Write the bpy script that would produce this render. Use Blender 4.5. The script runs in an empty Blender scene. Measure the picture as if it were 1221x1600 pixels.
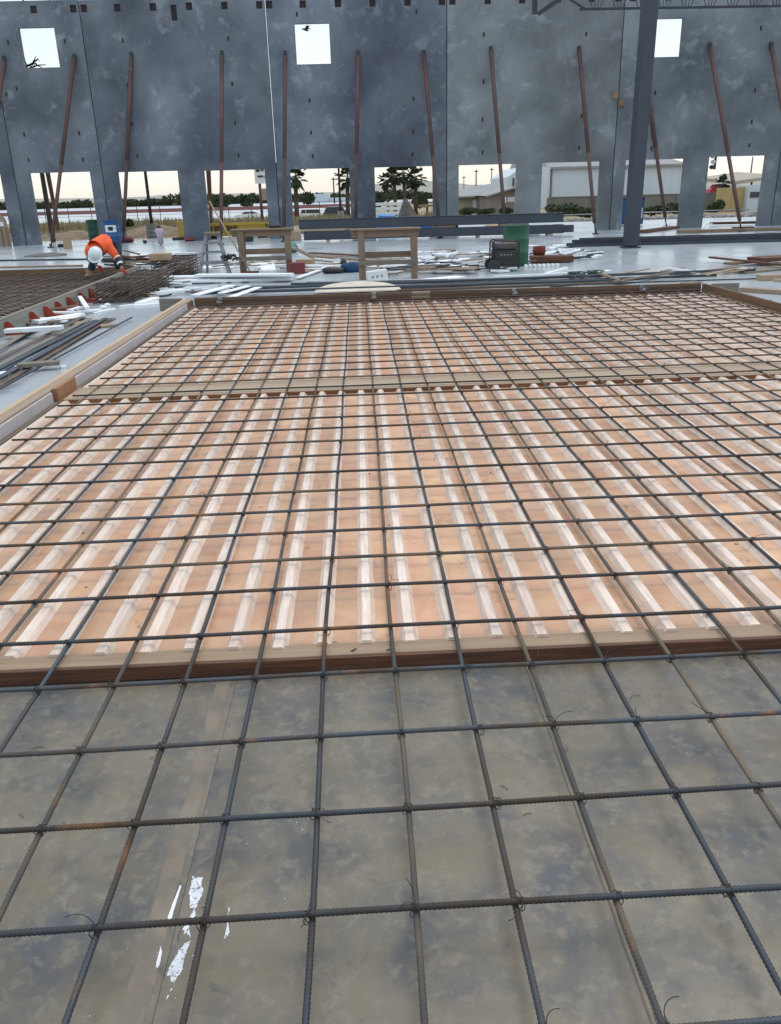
import bpy, math, random
from mathutils import Vector as V, Matrix as M, noise as NZ
R = math.radians
sc = bpy.context.scene
col = sc.collection
rnd = random.Random(7)
U = rnd.uniform

# ------------------------------------------------------------------ camera
PIT, ROLL, YAW = R(21.43043819), R(-1.49953584), R(-1.66358412)
FPX = 1272.996
CAM = V((0.1742, -1.44694, 1.6865))
_rz = M.Rotation(YAW, 3, 'Z')
CF = _rz @ V((0, math.cos(PIT), -math.sin(PIT)))
_u = _rz @ V((0, math.sin(PIT), math.cos(PIT)))
_x = _rz @ V((1, 0, 0))
CX = _x*math.cos(ROLL) + _u*math.sin(ROLL)
CU = -_x*math.sin(ROLL) + _u*math.cos(ROLL)
cd = bpy.data.cameras.new('camera')
cam = bpy.data.objects.new('camera', cd); col.objects.link(cam)
cam.matrix_world = M((( CX.x, CU.x, -CF.x, CAM.x), (CX.y, CU.y, -CF.y, CAM.y), (CX.z, CU.z, -CF.z, CAM.z), (0, 0, 0, 1)))
cd.sensor_fit = 'VERTICAL'; cd.sensor_height = 24; cd.lens = 24*FPX/1600
cd.clip_start = .05; cd.clip_end = 6000
sc.camera = cam

# ------------------------------------------------------------------ sky, sun, exposure
world = bpy.data.worlds.new('World'); sc.world = world; world.use_nodes = True
wn, wl = world.node_tree.nodes, world.node_tree.links
wn.clear()
SUN_EL, SUN_AZ = R(66), R(35)
sky = wn.new('ShaderNodeTexSky'); sky.sky_type = 'NISHITA'; sky.sun_disc = False
sky.sun_elevation = SUN_EL; sky.sun_rotation = SUN_AZ; sky.dust_density = 3; sky.air_density = 1
bg1 = wn.new('ShaderNodeBackground'); bg1.inputs[1].default_value = .05
wl.new(sky.outputs[0], bg1.inputs[0])
tc = wn.new('ShaderNodeTexCoord'); sx = wn.new('ShaderNodeSeparateXYZ'); wl.new(tc.outputs['Generated'], sx.inputs[0])
rp = wn.new('ShaderNodeValToRGB'); wl.new(sx.outputs[2], rp.inputs[0])
el = rp.color_ramp.elements
el[0].position = 0.0; el[0].color = (.92, .875, .77, 1)
el[1].position = .05; el[1].color = (.93, .94, .91, 1)
for p_, c_ in ((.09, (.82, .89, .92)), (.16, (.70, .80, .86)), (.35, (.72, .83, .92)), (1, (.86, .94, 1.0))):
    e = el.new(p_); e.color = (*c_, 1)
nt = wn.new('ShaderNodeTexNoise'); nt.inputs['Scale'].default_value = 3.2; nt.inputs['Detail'].default_value = 6
mp = wn.new('ShaderNodeMapping'); mp.inputs['Scale'].default_value = (1, 1, 4)
wl.new(tc.outputs['Generated'], mp.inputs[0]); wl.new(mp.outputs[0], nt.inputs[0])
mr = wn.new('ShaderNodeMapRange'); mr.inputs[1].default_value = .3; mr.inputs[2].default_value = .7; mr.inputs[3].default_value = .90; mr.inputs[4].default_value = 1.10
wl.new(nt.outputs[0], mr.inputs[0])
bg2 = wn.new('ShaderNodeBackground'); wl.new(rp.outputs[0], bg2.inputs[0]); wl.new(mr.outputs[0], bg2.inputs[1])
ad = wn.new('ShaderNodeAddShader'); wl.new(bg1.outputs[0], ad.inputs[0]); wl.new(bg2.outputs[0], ad.inputs[1])
wo = wn.new('ShaderNodeOutputWorld'); wl.new(ad.outputs[0], wo.inputs[0])
sd = bpy.data.lights.new('sun', 'SUN'); sd.energy = .75; sd.angle = R(30); sd.color = (1, .95, .88)
so = bpy.data.objects.new('sun', sd); col.objects.link(so)
_d = V((math.sin(SUN_AZ)*math.cos(SUN_EL), math.cos(SUN_AZ)*math.cos(SUN_EL), math.sin(SUN_EL)))
so.rotation_euler = _d.to_track_quat('Z', 'Y').to_euler()
sc.view_settings.view_transform = 'Standard'; sc.view_settings.look = 'None'
sc.view_settings.exposure = 0.0; sc.view_settings.gamma = 1
sc.cycles.max_bounces = 8; sc.cycles.use_denoising = True
sc.cycles.denoising_input_passes = 'RGB_ALBEDO_NORMAL'

# ------------------------------------------------------------------ helpers
def ray(px, py): return CF + CX*((px-610.5)/FPX) - CU*((py-800)/FPX)
def gp(px, py, z=0.0):
    r = ray(px, py); return CAM + r*((z-CAM.z)/r.z)
def yp(px, py, Y):
    r = ray(px, py); return CAM + r*((Y-CAM.y)/r.y)

class MB:
    def __init__(s): s.v = []; s.f = []; s.sm = []
    def add(s, vs, fs, smooth=False):
        b = len(s.v); s.v += [tuple(v) for v in vs]; s.f += [tuple(b+i for i in f) for f in fs]; s.sm += [smooth]*len(fs); return s
    def box(s, c, size, rot=None):
        hx, hy, hz = size[0]/2, size[1]/2, size[2]/2
        vs = [V((x, y, z)) for x in (-hx, hx) for y in (-hy, hy) for z in (-hz, hz)]
        if rot is not None: vs = [rot @ v for v in vs]
        vs = [v + V(c) for v in vs]
        return s.add(vs, [(0,1,3,2),(4,6,7,5),(0,4,5,1),(2,3,7,6),(0,2,6,4),(1,5,7,3)])
    def b6(s, x0, x1, y0, y1, z0, z1): return s.box(((x0+x1)/2, (y0+y1)/2, (z0+z1)/2), (abs(x1-x0), abs(y1-y0), abs(z1-z0)))
    def bar(s, a, b, w, h, up=V((0,0,1))):
        a, b = V(a), V(b); d = (b-a); L = d.length; d.normalize()
        sd_ = d.cross(up)
        if sd_.length < 1e-4: sd_ = V((1,0,0))
        sd_.normalize(); u = sd_.cross(d)
        rot = M((sd_, d, u)).transposed()
        return s.box((a+b)/2, (w, L, h), rot)
    def tube(s, pts, rad, n=8, cap=True, smooth=True):
        pts = [V(p) for p in pts]; N = len(pts)
        if not hasattr(rad, '__len__'): rad = [rad]*N
        vs = []; prev = None
        for i, p in enumerate(pts):
            t = (pts[min(i+1, N-1)] - pts[max(i-1, 0)]).normalized()
            if prev is None:
                a = V((0,0,1)) if abs(t.z) < .9 else V((1,0,0)); prev = t.cross(a).normalized()
            prev = (prev - t*prev.dot(t)).normalized(); q = t.cross(prev)
            for k in range(n):
                an = 2*math.pi*k/n; vs.append(p + (prev*math.cos(an) + q*math.sin(an))*rad[i])
        fs = [(i*n+k, i*n+(k+1)%n, (i+1)*n+(k+1)%n, (i+1)*n+k) for i in range(N-1) for k in range(n)]
        s.add(vs, fs, smooth)
        if cap:
            b = len(s.v) - len(vs); s.f += [tuple(b+k for k in range(n-1, -1, -1)), tuple(b+(N-1)*n+k for k in range(n))]; s.sm += [False, False]
        return s
    def lathe(s, c, prof, n=24, smooth=True):
        vs = [V((c[0]+r*math.cos(2*math.pi*k/n), c[1]+r*math.sin(2*math.pi*k/n), c[2]+z)) for r, z in prof for k in range(n)]
        fs = [(i*n+k, i*n+(k+1)%n, (i+1)*n+(k+1)%n, (i+1)*n+k) for i in range(len(prof)-1) for k in range(n)]
        return s.add(vs, fs, smooth)
    def ell(s, c, r, n=12, m=8, rot=None, jit=0):
        vs = []
        for i in range(m+1):
            th = math.pi*i/m
            for k in range(n):
                ph = 2*math.pi*k/n; v = V((r[0]*math.sin(th)*math.cos(ph), r[1]*math.sin(th)*math.sin(ph), r[2]*math.cos(th)))
                if jit: v *= 1 + jit*NZ.noise(v*4 + V(c))
                if rot is not None: v = rot @ v
                vs.append(v + V(c))
        fs = [(i*n+k, (i+1)*n+k, (i+1)*n+(k+1)%n, i*n+(k+1)%n) for i in range(m) for k in range(n)]
        return s.add(vs, fs, True)
    def build(s, name, mat, parent=None, bevel=0, **kw):
        o0 = V(parent['_o']) if parent is not None and '_o' in parent else V((0,0,0))
        me = bpy.data.meshes.new(name)
        me.from_pydata([V(v)-o0 for v in s.v], [], s.f)
        me.polygons.foreach_set('use_smooth', s.sm); me.update()
        if mat is not None: me.materials.append(mat)
        o = bpy.data.objects.new(name, me); col.objects.link(o)
        if parent is not None:
            o.parent = parent; o['_o'] = tuple(o0)
        if bevel:
            m = o.modifiers.new('bevel', 'BEVEL'); m.width = bevel; m.segments = 2; m.limit_method = 'ANGLE'
        tag(o, **kw)
        return o
def tag(o, label=None, cat=None, group=None, kind=None):
    if label: o['label'] = label
    if cat: o['category'] = cat
    if group: o['group'] = group
    if kind: o['kind'] = kind
    return o
def thing(name, loc, label, cat, group=None, rz=0):
    o = bpy.data.objects.new(name, None); col.objects.link(o); o.location = loc; o.rotation_euler.z = rz
    o.empty_display_size = .1
    o['_o'] = (0., 0., 0.) if rz else tuple(loc)
    return tag(o, label, cat, group)
def RZ(a): return M.Rotation(a, 3, 'Z')
def RX(a): return M.Rotation(a, 3, 'X')
def RY(a): return M.Rotation(a, 3, 'Y')

# ------------------------------------------------------------------ materials
def mat(name, c1, c2=None, scale=3., rough=.8, rough2=None, bump=0., bscale=30., metal=0., c3=None, s3=12., t3=.6, stretch=(1,1,1), lo=.35, hi=.65, rand=0., spec=.5, detail=8, coat=0., off=(0,0,0), w3=.06, dist=0., c4=None, s4=8., t4=.6, w4=.1, big=None):
    m = bpy.data.materials.new(name); m.use_nodes = True
    n, l = m.node_tree.nodes, m.node_tree.links
    p = n['Principled BSDF']; p.inputs['Metallic'].default_value = metal; p.inputs['Specular IOR Level'].default_value = spec
    p.inputs['Roughness'].default_value = rough; p.inputs['Coat Weight'].default_value = coat; p.inputs['Coat Roughness'].default_value = .25
    p.inputs['Base Color'].default_value = (*c1, 1)
    t = n.new('ShaderNodeTexCoord'); mp = n.new('ShaderNodeMapping'); l.new(t.outputs['Object'], mp.inputs[0]); mp.inputs['Scale'].default_value = stretch; mp.inputs['Location'].default_value = off
    cur = None
    if c2 is not None:
        x = n.new('ShaderNodeTexNoise'); x.inputs['Scale'].default_value = scale; x.inputs['Detail'].default_value = detail; x.inputs['Roughness'].default_value = .62; x.inputs['Distortion'].default_value = dist
        l.new(mp.outputs[0], x.inputs[0])
        g = n.new('ShaderNodeMapRange'); g.inputs[1].default_value = lo; g.inputs[2].default_value = hi; l.new(x.outputs[0], g.inputs[0])
        mx = n.new('ShaderNodeMix'); mx.data_type = 'RGBA'; l.new(g.outputs[0], mx.inputs[0]); mx.inputs[6].default_value = (*c1, 1); mx.inputs[7].default_value = (*c2, 1)
        cur = mx.outputs[2]
        if rough2 is not None:
            g2 = n.new('ShaderNodeMapRange'); g2.inputs[3].default_value = rough; g2.inputs[4].default_value = rough2; l.new(g.outputs[0], g2.inputs[0]); l.new(g2.outputs[0], p.inputs['Roughness'])
    if c3 is not None:
        x = n.new('ShaderNodeTexNoise'); x.inputs['Scale'].default_value = s3; x.inputs['Detail'].default_value = 10; x.inputs['Roughness'].default_value = .65; x.inputs['Distortion'].default_value = dist
        l.new(mp.outputs[0], x.inputs[0])
        g = n.new('ShaderNodeMapRange'); g.inputs[1].default_value = t3; g.inputs[2].default_value = t3+w3; l.new(x.outputs[0], g.inputs[0])
        mx = n.new('ShaderNodeMix'); mx.data_type = 'RGBA'; l.new(g.outputs[0], mx.inputs[0])
        if cur: l.new(cur, mx.inputs[6])
        else: mx.inputs[6].default_value = (*c1, 1)
        mx.inputs[7].default_value = (*c3, 1); cur = mx.outputs[2]
    if c4 is not None:
        x = n.new('ShaderNodeTexNoise'); x.inputs['Scale'].default_value = s4; x.inputs['Detail'].default_value = 12; x.inputs['Roughness'].default_value = .7; x.inputs['Distortion'].default_value = dist*2
        m4 = n.new('ShaderNodeMapping'); m4.inputs['Location'].default_value = (13, 5, 8); l.new(mp.outputs[0], m4.inputs[0]); l.new(m4.outputs[0], x.inputs[0])
        g = n.new('ShaderNodeMapRange'); g.inputs[1].default_value = t4; g.inputs[2].default_value = t4+w4; l.new(x.outputs[0], g.inputs[0])
        mx = n.new('ShaderNodeMix'); mx.data_type = 'RGBA'; l.new(g.outputs[0], mx.inputs[0]); l.new(cur, mx.inputs[6]); mx.inputs[7].default_value = (*c4, 1); cur = mx.outputs[2]
    if big is not None:
        x = n.new('ShaderNodeTexNoise'); x.inputs['Scale'].default_value = big[0]; x.inputs['Detail'].default_value = 4
        l.new(mp.outputs[0], x.inputs[0])
        g = n.new('ShaderNodeMapRange'); g.inputs[1].default_value = .32; g.inputs[2].default_value = .68; g.inputs[3].default_value = big[1]; g.inputs[4].default_value = big[2]; l.new(x.outputs[0], g.inputs[0])
        hv = n.new('ShaderNodeHueSaturation'); l.new(g.outputs[0], hv.inputs['Value']); l.new(cur, hv.inputs['Color']); cur = hv.outputs[0]
    if rand:
        oi = n.new('ShaderNodeObjectInfo'); g = n.new('ShaderNodeMapRange'); g.inputs[3].default_value = 1-rand; g.inputs[4].default_value = 1+rand; l.new(oi.outputs['Random'], g.inputs[0])
        hv = n.new('ShaderNodeHueSaturation'); l.new(g.outputs[0], hv.inputs['Value'])
        if cur: l.new(cur, hv.inputs['Color'])
        else: hv.inputs['Color'].default_value = (*c1, 1)
        cur = hv.outputs[0]
    if cur: l.new(cur, p.inputs['Base Color'])
    if bump:
        x = n.new('ShaderNodeTexNoise'); x.inputs['Scale'].default_value = bscale; x.inputs['Detail'].default_value = 6; l.new(mp.outputs[0], x.inputs[0])
        b = n.new('ShaderNodeBump'); b.inputs['Strength'].default_value = bump; b.inputs['Distance'].default_value = .02; l.new(x.outputs[0], b.inputs['Height']); l.new(b.outputs[0], p.inputs['Normal'])
    return m

def wood(name, c1, c2, axis='x', rand=.15, rough=.75, rings=1.):
    st = {'x': (.6, 14, 14), 'y': (14, .6, 14), 'z': (14, 14, .6)}[axis]
    return mat(name, c1, c2, scale=1.6*rings, stretch=st, rough=rough, bump=.25, bscale=5, rand=rand, lo=.3, hi=.7, c3=tuple(a*.55 for a in c1), s3=1.1, t3=.64, w3=.1, dist=.4)
W_OLD = {a: wood('weathered_wood_'+a, (.27,.19,.13), (.17,.115,.08), a) for a in 'xyz'}
W_NEW = {a: wood('fresh_lumber_'+a, (.50,.39,.27), (.40,.29,.19), a) for a in 'xyz'}
W_DARK = {a: wood('brown_stained_lumber_'+a, (.19,.075,.036), (.045,.022,.014), a, rings=2.5) for a in 'xyz'}
W_FACE = wood('brown_board_edge', (.20,.09,.04), (.12,.052,.025), 'x')
W_FORM = {a: wood('form_lumber_'+a, (.20,.115,.06), (.115,.065,.035), a, rand=.1) for a in 'xyz'}
W_GREY = {a: wood('grey_lumber_'+a, (.24,.21,.17), (.15,.13,.11), a) for a in 'xyz'}
W_PALE = {a: wood('pale_board_'+a, (.40,.30,.215), (.31,.225,.155), a, rand=.1) for a in 'xyz'}
M_SLAB = mat('polished_slab', (.36,.405,.44), (.50,.535,.56), scale=.5, rough=.34, rough2=.14, c3=(.30,.335,.365), s3=1.3, t3=.58, w3=.12, bump=.03, bscale=8, spec=.6)
M_PLY = mat('film_faced_sheet', (.172,.144,.102), (.078,.083,.092), scale=3.6, rough=.34, rough2=.50, c3=(.205,.180,.135), s3=24, t3=.50, w3=.18, lo=.44, hi=.66, bump=.02, bscale=60, dist=.3, spec=.5, c4=(.095,.094,.090), s4=14, t4=.57, w4=.14, big=(.8, 1.15, .86))
M_REBAR = mat('rebar_steel', (.045,.055,.070), (.062,.045,.032), scale=3.5, rough=.5, rough2=.75, metal=.15, c3=(.19,.088,.034), s3=4.5, t3=.555, w3=.10, rand=.3, stretch=(1,.5,1), lo=.42, hi=.58)
M_REBARR = mat('rusty_rebar', (.12,.09,.07), (.07,.057,.05), scale=9, rough=.7, metal=.2, c3=(.20,.09,.04), s3=5, t3=.55, w3=.1, rand=.3)
M_WIRE = mat('tie_wire', (.05,.048,.05), rough=.6, metal=.5)
M_RIB = mat('translucent_rib', (.66,.50,.41), (.80,.68,.57), scale=9, stretch=(7,.7,4), rough=.26, c3=(.66,.44,.36), s3=1.6, t3=.57, w3=.14, rand=.08, c4=(.46,.37,.33), s4=10, t4=.66, w4=.04, bump=.15, bscale=30, spec=.5)
M_PAN = mat('tan_liner_pan', (.50,.255,.145), (.61,.385,.225), scale=4.3, rough=.26, rough2=.45, c3=(.54,.29,.19), s3=2.0, t3=.52, w3=.16, c4=(.40,.22,.13), s4=7, t4=.58, w4=.09, bump=.10, bscale=25, dist=.6, spec=.5, rand=.17, big=(1.6,.85,1.12))
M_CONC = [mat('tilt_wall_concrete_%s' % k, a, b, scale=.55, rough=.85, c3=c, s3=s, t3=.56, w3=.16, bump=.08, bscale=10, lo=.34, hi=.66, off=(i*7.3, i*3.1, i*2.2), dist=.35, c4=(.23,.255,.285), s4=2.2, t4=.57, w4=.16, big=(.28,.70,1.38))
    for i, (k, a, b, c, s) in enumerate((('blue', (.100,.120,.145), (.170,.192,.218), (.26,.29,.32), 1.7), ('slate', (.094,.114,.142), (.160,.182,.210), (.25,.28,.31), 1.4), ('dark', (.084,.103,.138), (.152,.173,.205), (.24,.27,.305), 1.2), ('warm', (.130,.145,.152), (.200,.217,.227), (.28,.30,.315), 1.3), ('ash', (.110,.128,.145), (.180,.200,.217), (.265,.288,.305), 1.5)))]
M_DARK = mat('dark_recess', (.035,.03,.03), rough=.9)
M_POCK = mat('brown_pocket_former', (.030,.022,.025), (.045,.03,.03), scale=6, rough=.9)
M_BRACE = mat('rusty_brace_pipe', (.085,.048,.045), (.125,.068,.058), scale=1.5, rough=.7, c3=(.28,.22,.2), s3=4, t3=.66, w3=.05, rand=.12)
M_STEEL = mat('primed_steel', (.036,.046,.063), (.046,.058,.075), scale=2, rough=.55, c3=(.06,.07,.085), s3=6, t3=.65, w3=.1, bump=.03)
M_STEEL2 = mat('dark_joist_steel', (.022,.026,.034), (.035,.04,.048), scale=2, rough=.6)
M_WHITE = mat('white_foam', (.88,.90,.92), (.80,.83,.86), scale=5, rough=.85, bump=.1, rand=.06)
M_PLAST = mat('white_plastic', (.78,.80,.80), rough=.4)
M_GALV = mat('galvanised_steel', (.42,.44,.46), (.30,.32,.34), scale=18, rough=.35, metal=.7)
M_ALU = mat('dull_aluminium', (.30,.31,.32), (.20,.21,.21), scale=8, rough=.5, metal=.4)
M_GREEN = mat('green_drum_paint', (.018,.10,.05), (.016,.085,.045), scale=3, rough=.5, c3=(.05,.12,.08), s3=7, t3=.64, w3=.05)
M_GREEND = mat('dark_green_paint', (.01,.07,.045), (.008,.05,.035), scale=3, rough=.5)
M_BLUE = mat('blue_drum_paint', (.02,.11,.30), (.015,.085,.24), scale=3, rough=.5)
M_YEL = mat('yellow_paint', (.50,.34,.045), (.42,.28,.04), scale=2, rough=.6, c3=(.35,.22,.06), s3=5, t3=.66, w3=.05)
M_BLACK = mat('black_paint', (.02,.02,.022), rough=.5)
M_RUB = mat('black_rubber', (.03,.03,.032), (.05,.05,.05), scale=10, rough=.85)
M_RED = mat('red_bracket_paint', (.36,.055,.028), (.27,.045,.025), scale=9, rough=.6, rand=.12)
M_REDD = mat('dull_red_plastic', (.22,.035,.035), (.15,.028,.028), scale=6, rough=.6)
M_CARD = mat('brown_cardboard', (.42,.30,.19), (.34,.24,.15), scale=4, rough=.9)
M_GRAVEL = mat('grey_gravel', (.20,.19,.175), (.12,.115,.11), scale=60, rough=.95, bump=.5, bscale=60)
M_DIRT = mat('dry_ground', (.40,.31,.20), (.22,.17,.10), scale=.35, rough=.98, c3=(.15,.16,.07), s3=.16, t3=.5, w3=.12, bump=.6, bscale=2)
M_ROAD = mat('wet_road', (.34,.36,.38), (.42,.44,.46), scale=.05, rough=.28, spec=.8)
M_FOL = mat('dark_foliage', (.035,.052,.022), (.06,.075,.035), scale=.3, rough=.9)
M_FOLP = mat('palm_foliage', (.025,.045,.02), (.045,.065,.03), scale=1, rough=.8)
M_BUSH = mat('bush_foliage', (.035,.055,.02), (.06,.08,.035), scale=1.2, rough=.9)
M_TRUNK = mat('palm_trunk', (.06,.046,.036), (.10,.075,.056), scale=4, rough=.95, bump=.5, bscale=8)
M_GRASS = mat('dry_grass', (.34,.27,.15), (.20,.19,.09), scale=.6, rough=.95)
M_CAR = mat('white_car_paint', (.78,.80,.82), rough=.3, coat=.5)
M_CARD2 = mat('dark_blue_car_paint', (.02,.035,.07), rough=.3, coat=.5)
M_CARR = mat('red_car_paint', (.40,.02,.03), rough=.35, coat=.5)
M_GLASS = mat('dark_window_glass', (.03,.04,.045), rough=.12, spec=.8)
M_METALW = mat('white_corrugated_wall', (.52,.57,.62), (.58,.63,.68), scale=.3, rough=.5)
M_ROOFG = mat('grey_roofing', (.32,.32,.32), (.25,.25,.26), scale=.6, rough=.8)
M_STUC = mat('tan_stucco', (.42,.37,.31), (.36,.31,.26), scale=.5, rough=.9)
M_CMU = mat('grey_block_wall', (.165,.16,.145), (.21,.20,.185), scale=.8, rough=.9)
M_HILL = mat('tan_hillside', (.42,.36,.30), (.26,.27,.25), scale=.03, rough=1)
M_JCT = mat('tan_joint_filler', (.225,.18,.13), (.16,.135,.105), scale=9, rough=.5, lo=.4, hi=.6)
def feather(m, sc_, lo, hi):
    n, l = m.node_tree.nodes, m.node_tree.links; x = n.new('ShaderNodeTexNoise'); x.inputs['Scale'].default_value = sc_; x.inputs['Detail'].default_value = 8; x.inputs['Roughness'].default_value = .7
    t = n.new('ShaderNodeTexCoord'); l.new(t.outputs['Object'], x.inputs[0]); g = n.new('ShaderNodeMapRange'); g.inputs[1].default_value = lo; g.inputs[2].default_value = hi; l.new(x.outputs[0], g.inputs[0]); l.new(g.outputs[0], n['Principled BSDF'].inputs['Alpha']); return m
M_SPILL = feather(mat('white_dried_spill', (.62,.65,.68), (.80,.82,.84), scale=60, rough=.5), 95, .35, .46)
M_SPILL2 = feather(mat('white_paste', (.80,.81,.82), rough=.6), 70, .28, .36)
M_CRUMB = mat('white_crumb', (.75,.75,.74), rough=.7)
M_ORANGE = mat('orange_safety_shirt', (.90,.13,.03), (.80,.10,.025), scale=6, rough=.8)
M_PINKT = mat('reflective_stripe', (.80,.55,.48), rough=.5)
M_NAVY = mat('navy_denim', (.018,.03,.055), (.03,.045,.075), scale=9, rough=.9)
M_SKIN = mat('skin', (.42,.24,.17), rough=.6)
M_HAT = mat('white_hard_hat', (.70,.78,.82), rough=.3, coat=.3)
M_GLOVE = mat('red_glove', (.45,.03,.035), rough=.8)
M_BOOT = mat('tan_boot', (.30,.20,.12), rough=.8)
M_HAIR = mat('dark_hair', (.02,.015,.012), rough=.8)
M_BTARP = mat('bright_blue_tarp', (.03,.25,.60), (.02,.20,.50), scale=4, rough=.5)
M_PURP = mat('faded_purple_fabric', (.42,.33,.40), (.55,.45,.50), scale=10, rough=.9)
M_SAND = mat('pale_plywood_disk', (.66,.60,.50), (.54,.48,.39), scale=6, rough=.9, c3=(.40,.33,.25), s3=14, t3=.64)
M_TEXT = mat('black_lettering', (.02,.02,.02), rough=.7)

# ------------------------------------------------------------------ ground, terrain, road
mb = MB()
nx, ny = 90, 70
xs = [-2200, -1200, -700] + [-420 + 840*i/80 for i in range(81)] + [700, 1200, 2200]
ys = [-60, -30, -10, 10, 30, 34, 36, 38, 40, 42, 44, 46, 48, 50, 53, 56, 60, 65, 70, 76, 82, 90, 100, 112, 130, 150, 180, 220, 280, 350, 430, 600, 900, 1400, 2400, 4500]
def hgt(x, y):
    t = max(0, min(1, (y-62)/48)); t = t*t*(3-2*t)
    w = max(0, min(1, (14-x)/14)) if y < 200 else 1
    z = -.16 - 1.75*t*max(w, .35 if x > 14 else w)
    return z
grid = [(x, y) for y in ys for x in xs]
mb.add([(x, y, hgt(x, y) + (.0 if y < 36 or y > 120 else .05*NZ.noise(V((x*.3, y*.3, 0))))) for x, y in grid], [(j*len(xs)+i, j*len(xs)+i+1, (j+1)*len(xs)+i+1, (j+1)*len(xs)+i) for j in range(len(ys)-1) for i in range(len(xs)-1)], True)
mb.build('ground', M_DIRT, kind='structure')
# floor slab : left part ends just outside the wall, right part runs on as a yard
mb = MB()
poly = [(-40, -12), (40, -12), (60, 44), (9, 43.6), (8, 38.5), (-6, 38), (-40, 37.2)]
n_ = len(poly)
mb.add([(x, y, 0) for x, y in poly] + [(x, y, -.3) for x, y in poly], [tuple(range(n_))] + [(i, i+n_, (i+1) % n_+n_, (i+1) % n_) for i in range(n_)])
mb.build('floor_slab', M_SLAB, kind='structure')
MB().b6(-900, 900, 150, 236, -1.98, -1.86).build('road', M_ROAD, kind='structure')
MB().b6(-900, 900, 244, 420, -1.98, -1.86).build('road', M_ROAD, kind='structure')
mb = MB(); mb.b6(-900, 900, 237.5, 239, -1.95, -1.0); mb.build('median_barrier', mat('reddish_barrier', (.30,.13,.12), rough=.8), label='low reddish median barrier running along the wet highway', cat='barrier')

# ------------------------------------------------------------------ formwork sheets in the foreground
def sheet(x0, x1, label):
    t = thing('plywood_sheet', ((x0+x1)/2, .2, 0), label, 'plywood sheet')
    MB().b6(x0+.0006, x1-.0006, -1.3, 1.185, .001, .013).build('panel', M_PLY, t)
    return t
sL = sheet(-2.47, -.338, 'large stained film faced sheet under the mesh at the left of the foreground')
sM = sheet(-.338, .752, 'middle stained sheet between the two foreground joints, with white spills at its left edge')
sR = sheet(.752, 2.9, 'stained film faced sheet right of the thin tan joint in the foreground')
# taped / filled joints
def strip(name, xc, w0, w1, z, m, parent, y0=-1.25, y1=1.18, seg=60, amp=.003):
    mb = MB(); vs = []
    for i in range(seg+1):
        y = y0+(y1-y0)*i/seg; t = 1-i/seg; w = w0+(w1-w0)*t; o = amp*NZ.noise(V((xc*9, y*5, 0)))
        wv = w*(1+.35*NZ.noise(V((xc, y*9, 4))))
        vs += [(xc-wv/2+o, y, .0135), (xc-wv/4+o, y, z), (xc+wv/4+o, y, z), (xc+wv/2+o, y, .0135)]
    mb.add(vs, [(i*4+k, i*4+k+1, i*4+k+5, i*4+k+4) for i in range(seg) for k in range(3)], True)
    return mb.build(name, m, parent)
strip('joint_tape', -.385, .05, .06, .0142, M_JCT, sL, amp=.006)
strip('joint_ridge', .745, .006, .02, .020, M_JCT, sR)
def blob(pts, z=.016, th=.003, jag=.35, m=M_SPILL, parent=sM):
    P = [gp(180+x/5.55, 1350+y/5.55, z) for x, y in pts]
    c = sum(P, V((0,0,0)))/len(P); Q = []
    for i in range(len(P)):
        a, b = P[i], P[(i+1) % len(P)]
        for k in range(7):
            q = a.lerp(b, k/7); q = q + (q-c)*(jag*NZ.noise(q*160)); Q.append(q)
    n = len(Q)
    mb = MB(); mb.add([(q.x, q.y, .0146) for q in [c+(q-c)*.85 for q in Q]] + [(q.x, q.y, .0136) for q in Q], [tuple(range(n))] + [(i, i+n, (i+1) % n+n, (i+1) % n) for i in range(n)])
    return mb.build('white_spill', m, parent)
blob([(670,105),(755,120),(755,250),(700,365),(655,360),(640,250)])
blob([(560,180),(575,190),(540,300),(485,480),(455,460),(500,330)], m=M_SPILL2)
blob([(690,370),(703,440),(660,480),(640,560),(655,640),(600,600),(585,560),(630,470)])
blob([(650,650),(640,700),(600,800),(585,930),(490,1020),(455,960),(480,870),(560,720)])
blob([(395,705),(408,770),(385,860),(350,905),(362,830)], m=M_SPILL2)
blob([(490,1070),(500,1080),(470,1105)], m=M_SPILL2)
blob([(460,1125),(468,1140),(440,1172)], m=M_SPILL2)
blob([(985,370),(995,380),(975,470),(995,600),(940,655),(965,560)])
# small crumbs on the sheets
mb = MB()
for k in range(150):
    x, y = U(-1.4, 2.), U(-.35, 1.15)
    if NZ.noise(V((x*3, y*3, 1))) < -.05: continue
    r = U(.0008, .0022); mb.ell((x, y, .0135), (r, r*U(.6, 1.4), r*.7), 5, 3)
mb.build('white_crumbs', M_CRUMB, sM, kind='stuff')

# front lumber edge, slightly skewed like the cross bars
def lumber(name, x0, x1, y0, y1, z0, z1, m, parent=None, sk=.017*.68, bevel=.003, **kw):
    mb = MB(); vs = [(x, y+x*sk, z) for x in (x0, x1) for y in (y0, y1) for z in (z0, z1)]
    mb.add(vs, [(0,1,3,2),(4,6,7,5),(0,4,5,1),(2,3,7,6),(0,2,6,4),(1,5,7,3)])
    return mb.build(name, m, parent, bevel=bevel, **kw)
ed = thing('edge_lumber', (1.6, 1.24, 0), 'long brown stained lumber edge between the foreground sheets and the ribbed liner', 'lumber')
lumber('front_face', -2.43, 5.7, 1.195, 1.213, .0135, .0715, W_DARK['x'], ed, sk=.006)
lumber('top_plank', -2.43, 5.7, 1.2135, 1.302, .014, .073, wood('weathered_tan_plank', (.34,.24,.165), (.25,.17,.11), 'x', rings=1.6), ed, sk=.006)
mb = MB()
for q in ((548,1017,0), (551,1016,.4), (604,1016,0), (612,1018,1.2)):
    p = gp(q[0], q[1], .075); mb.bar(p, p+V((.018*math.cos(q[2]), .018*math.sin(q[2]), .004)), .003, .003)
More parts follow.
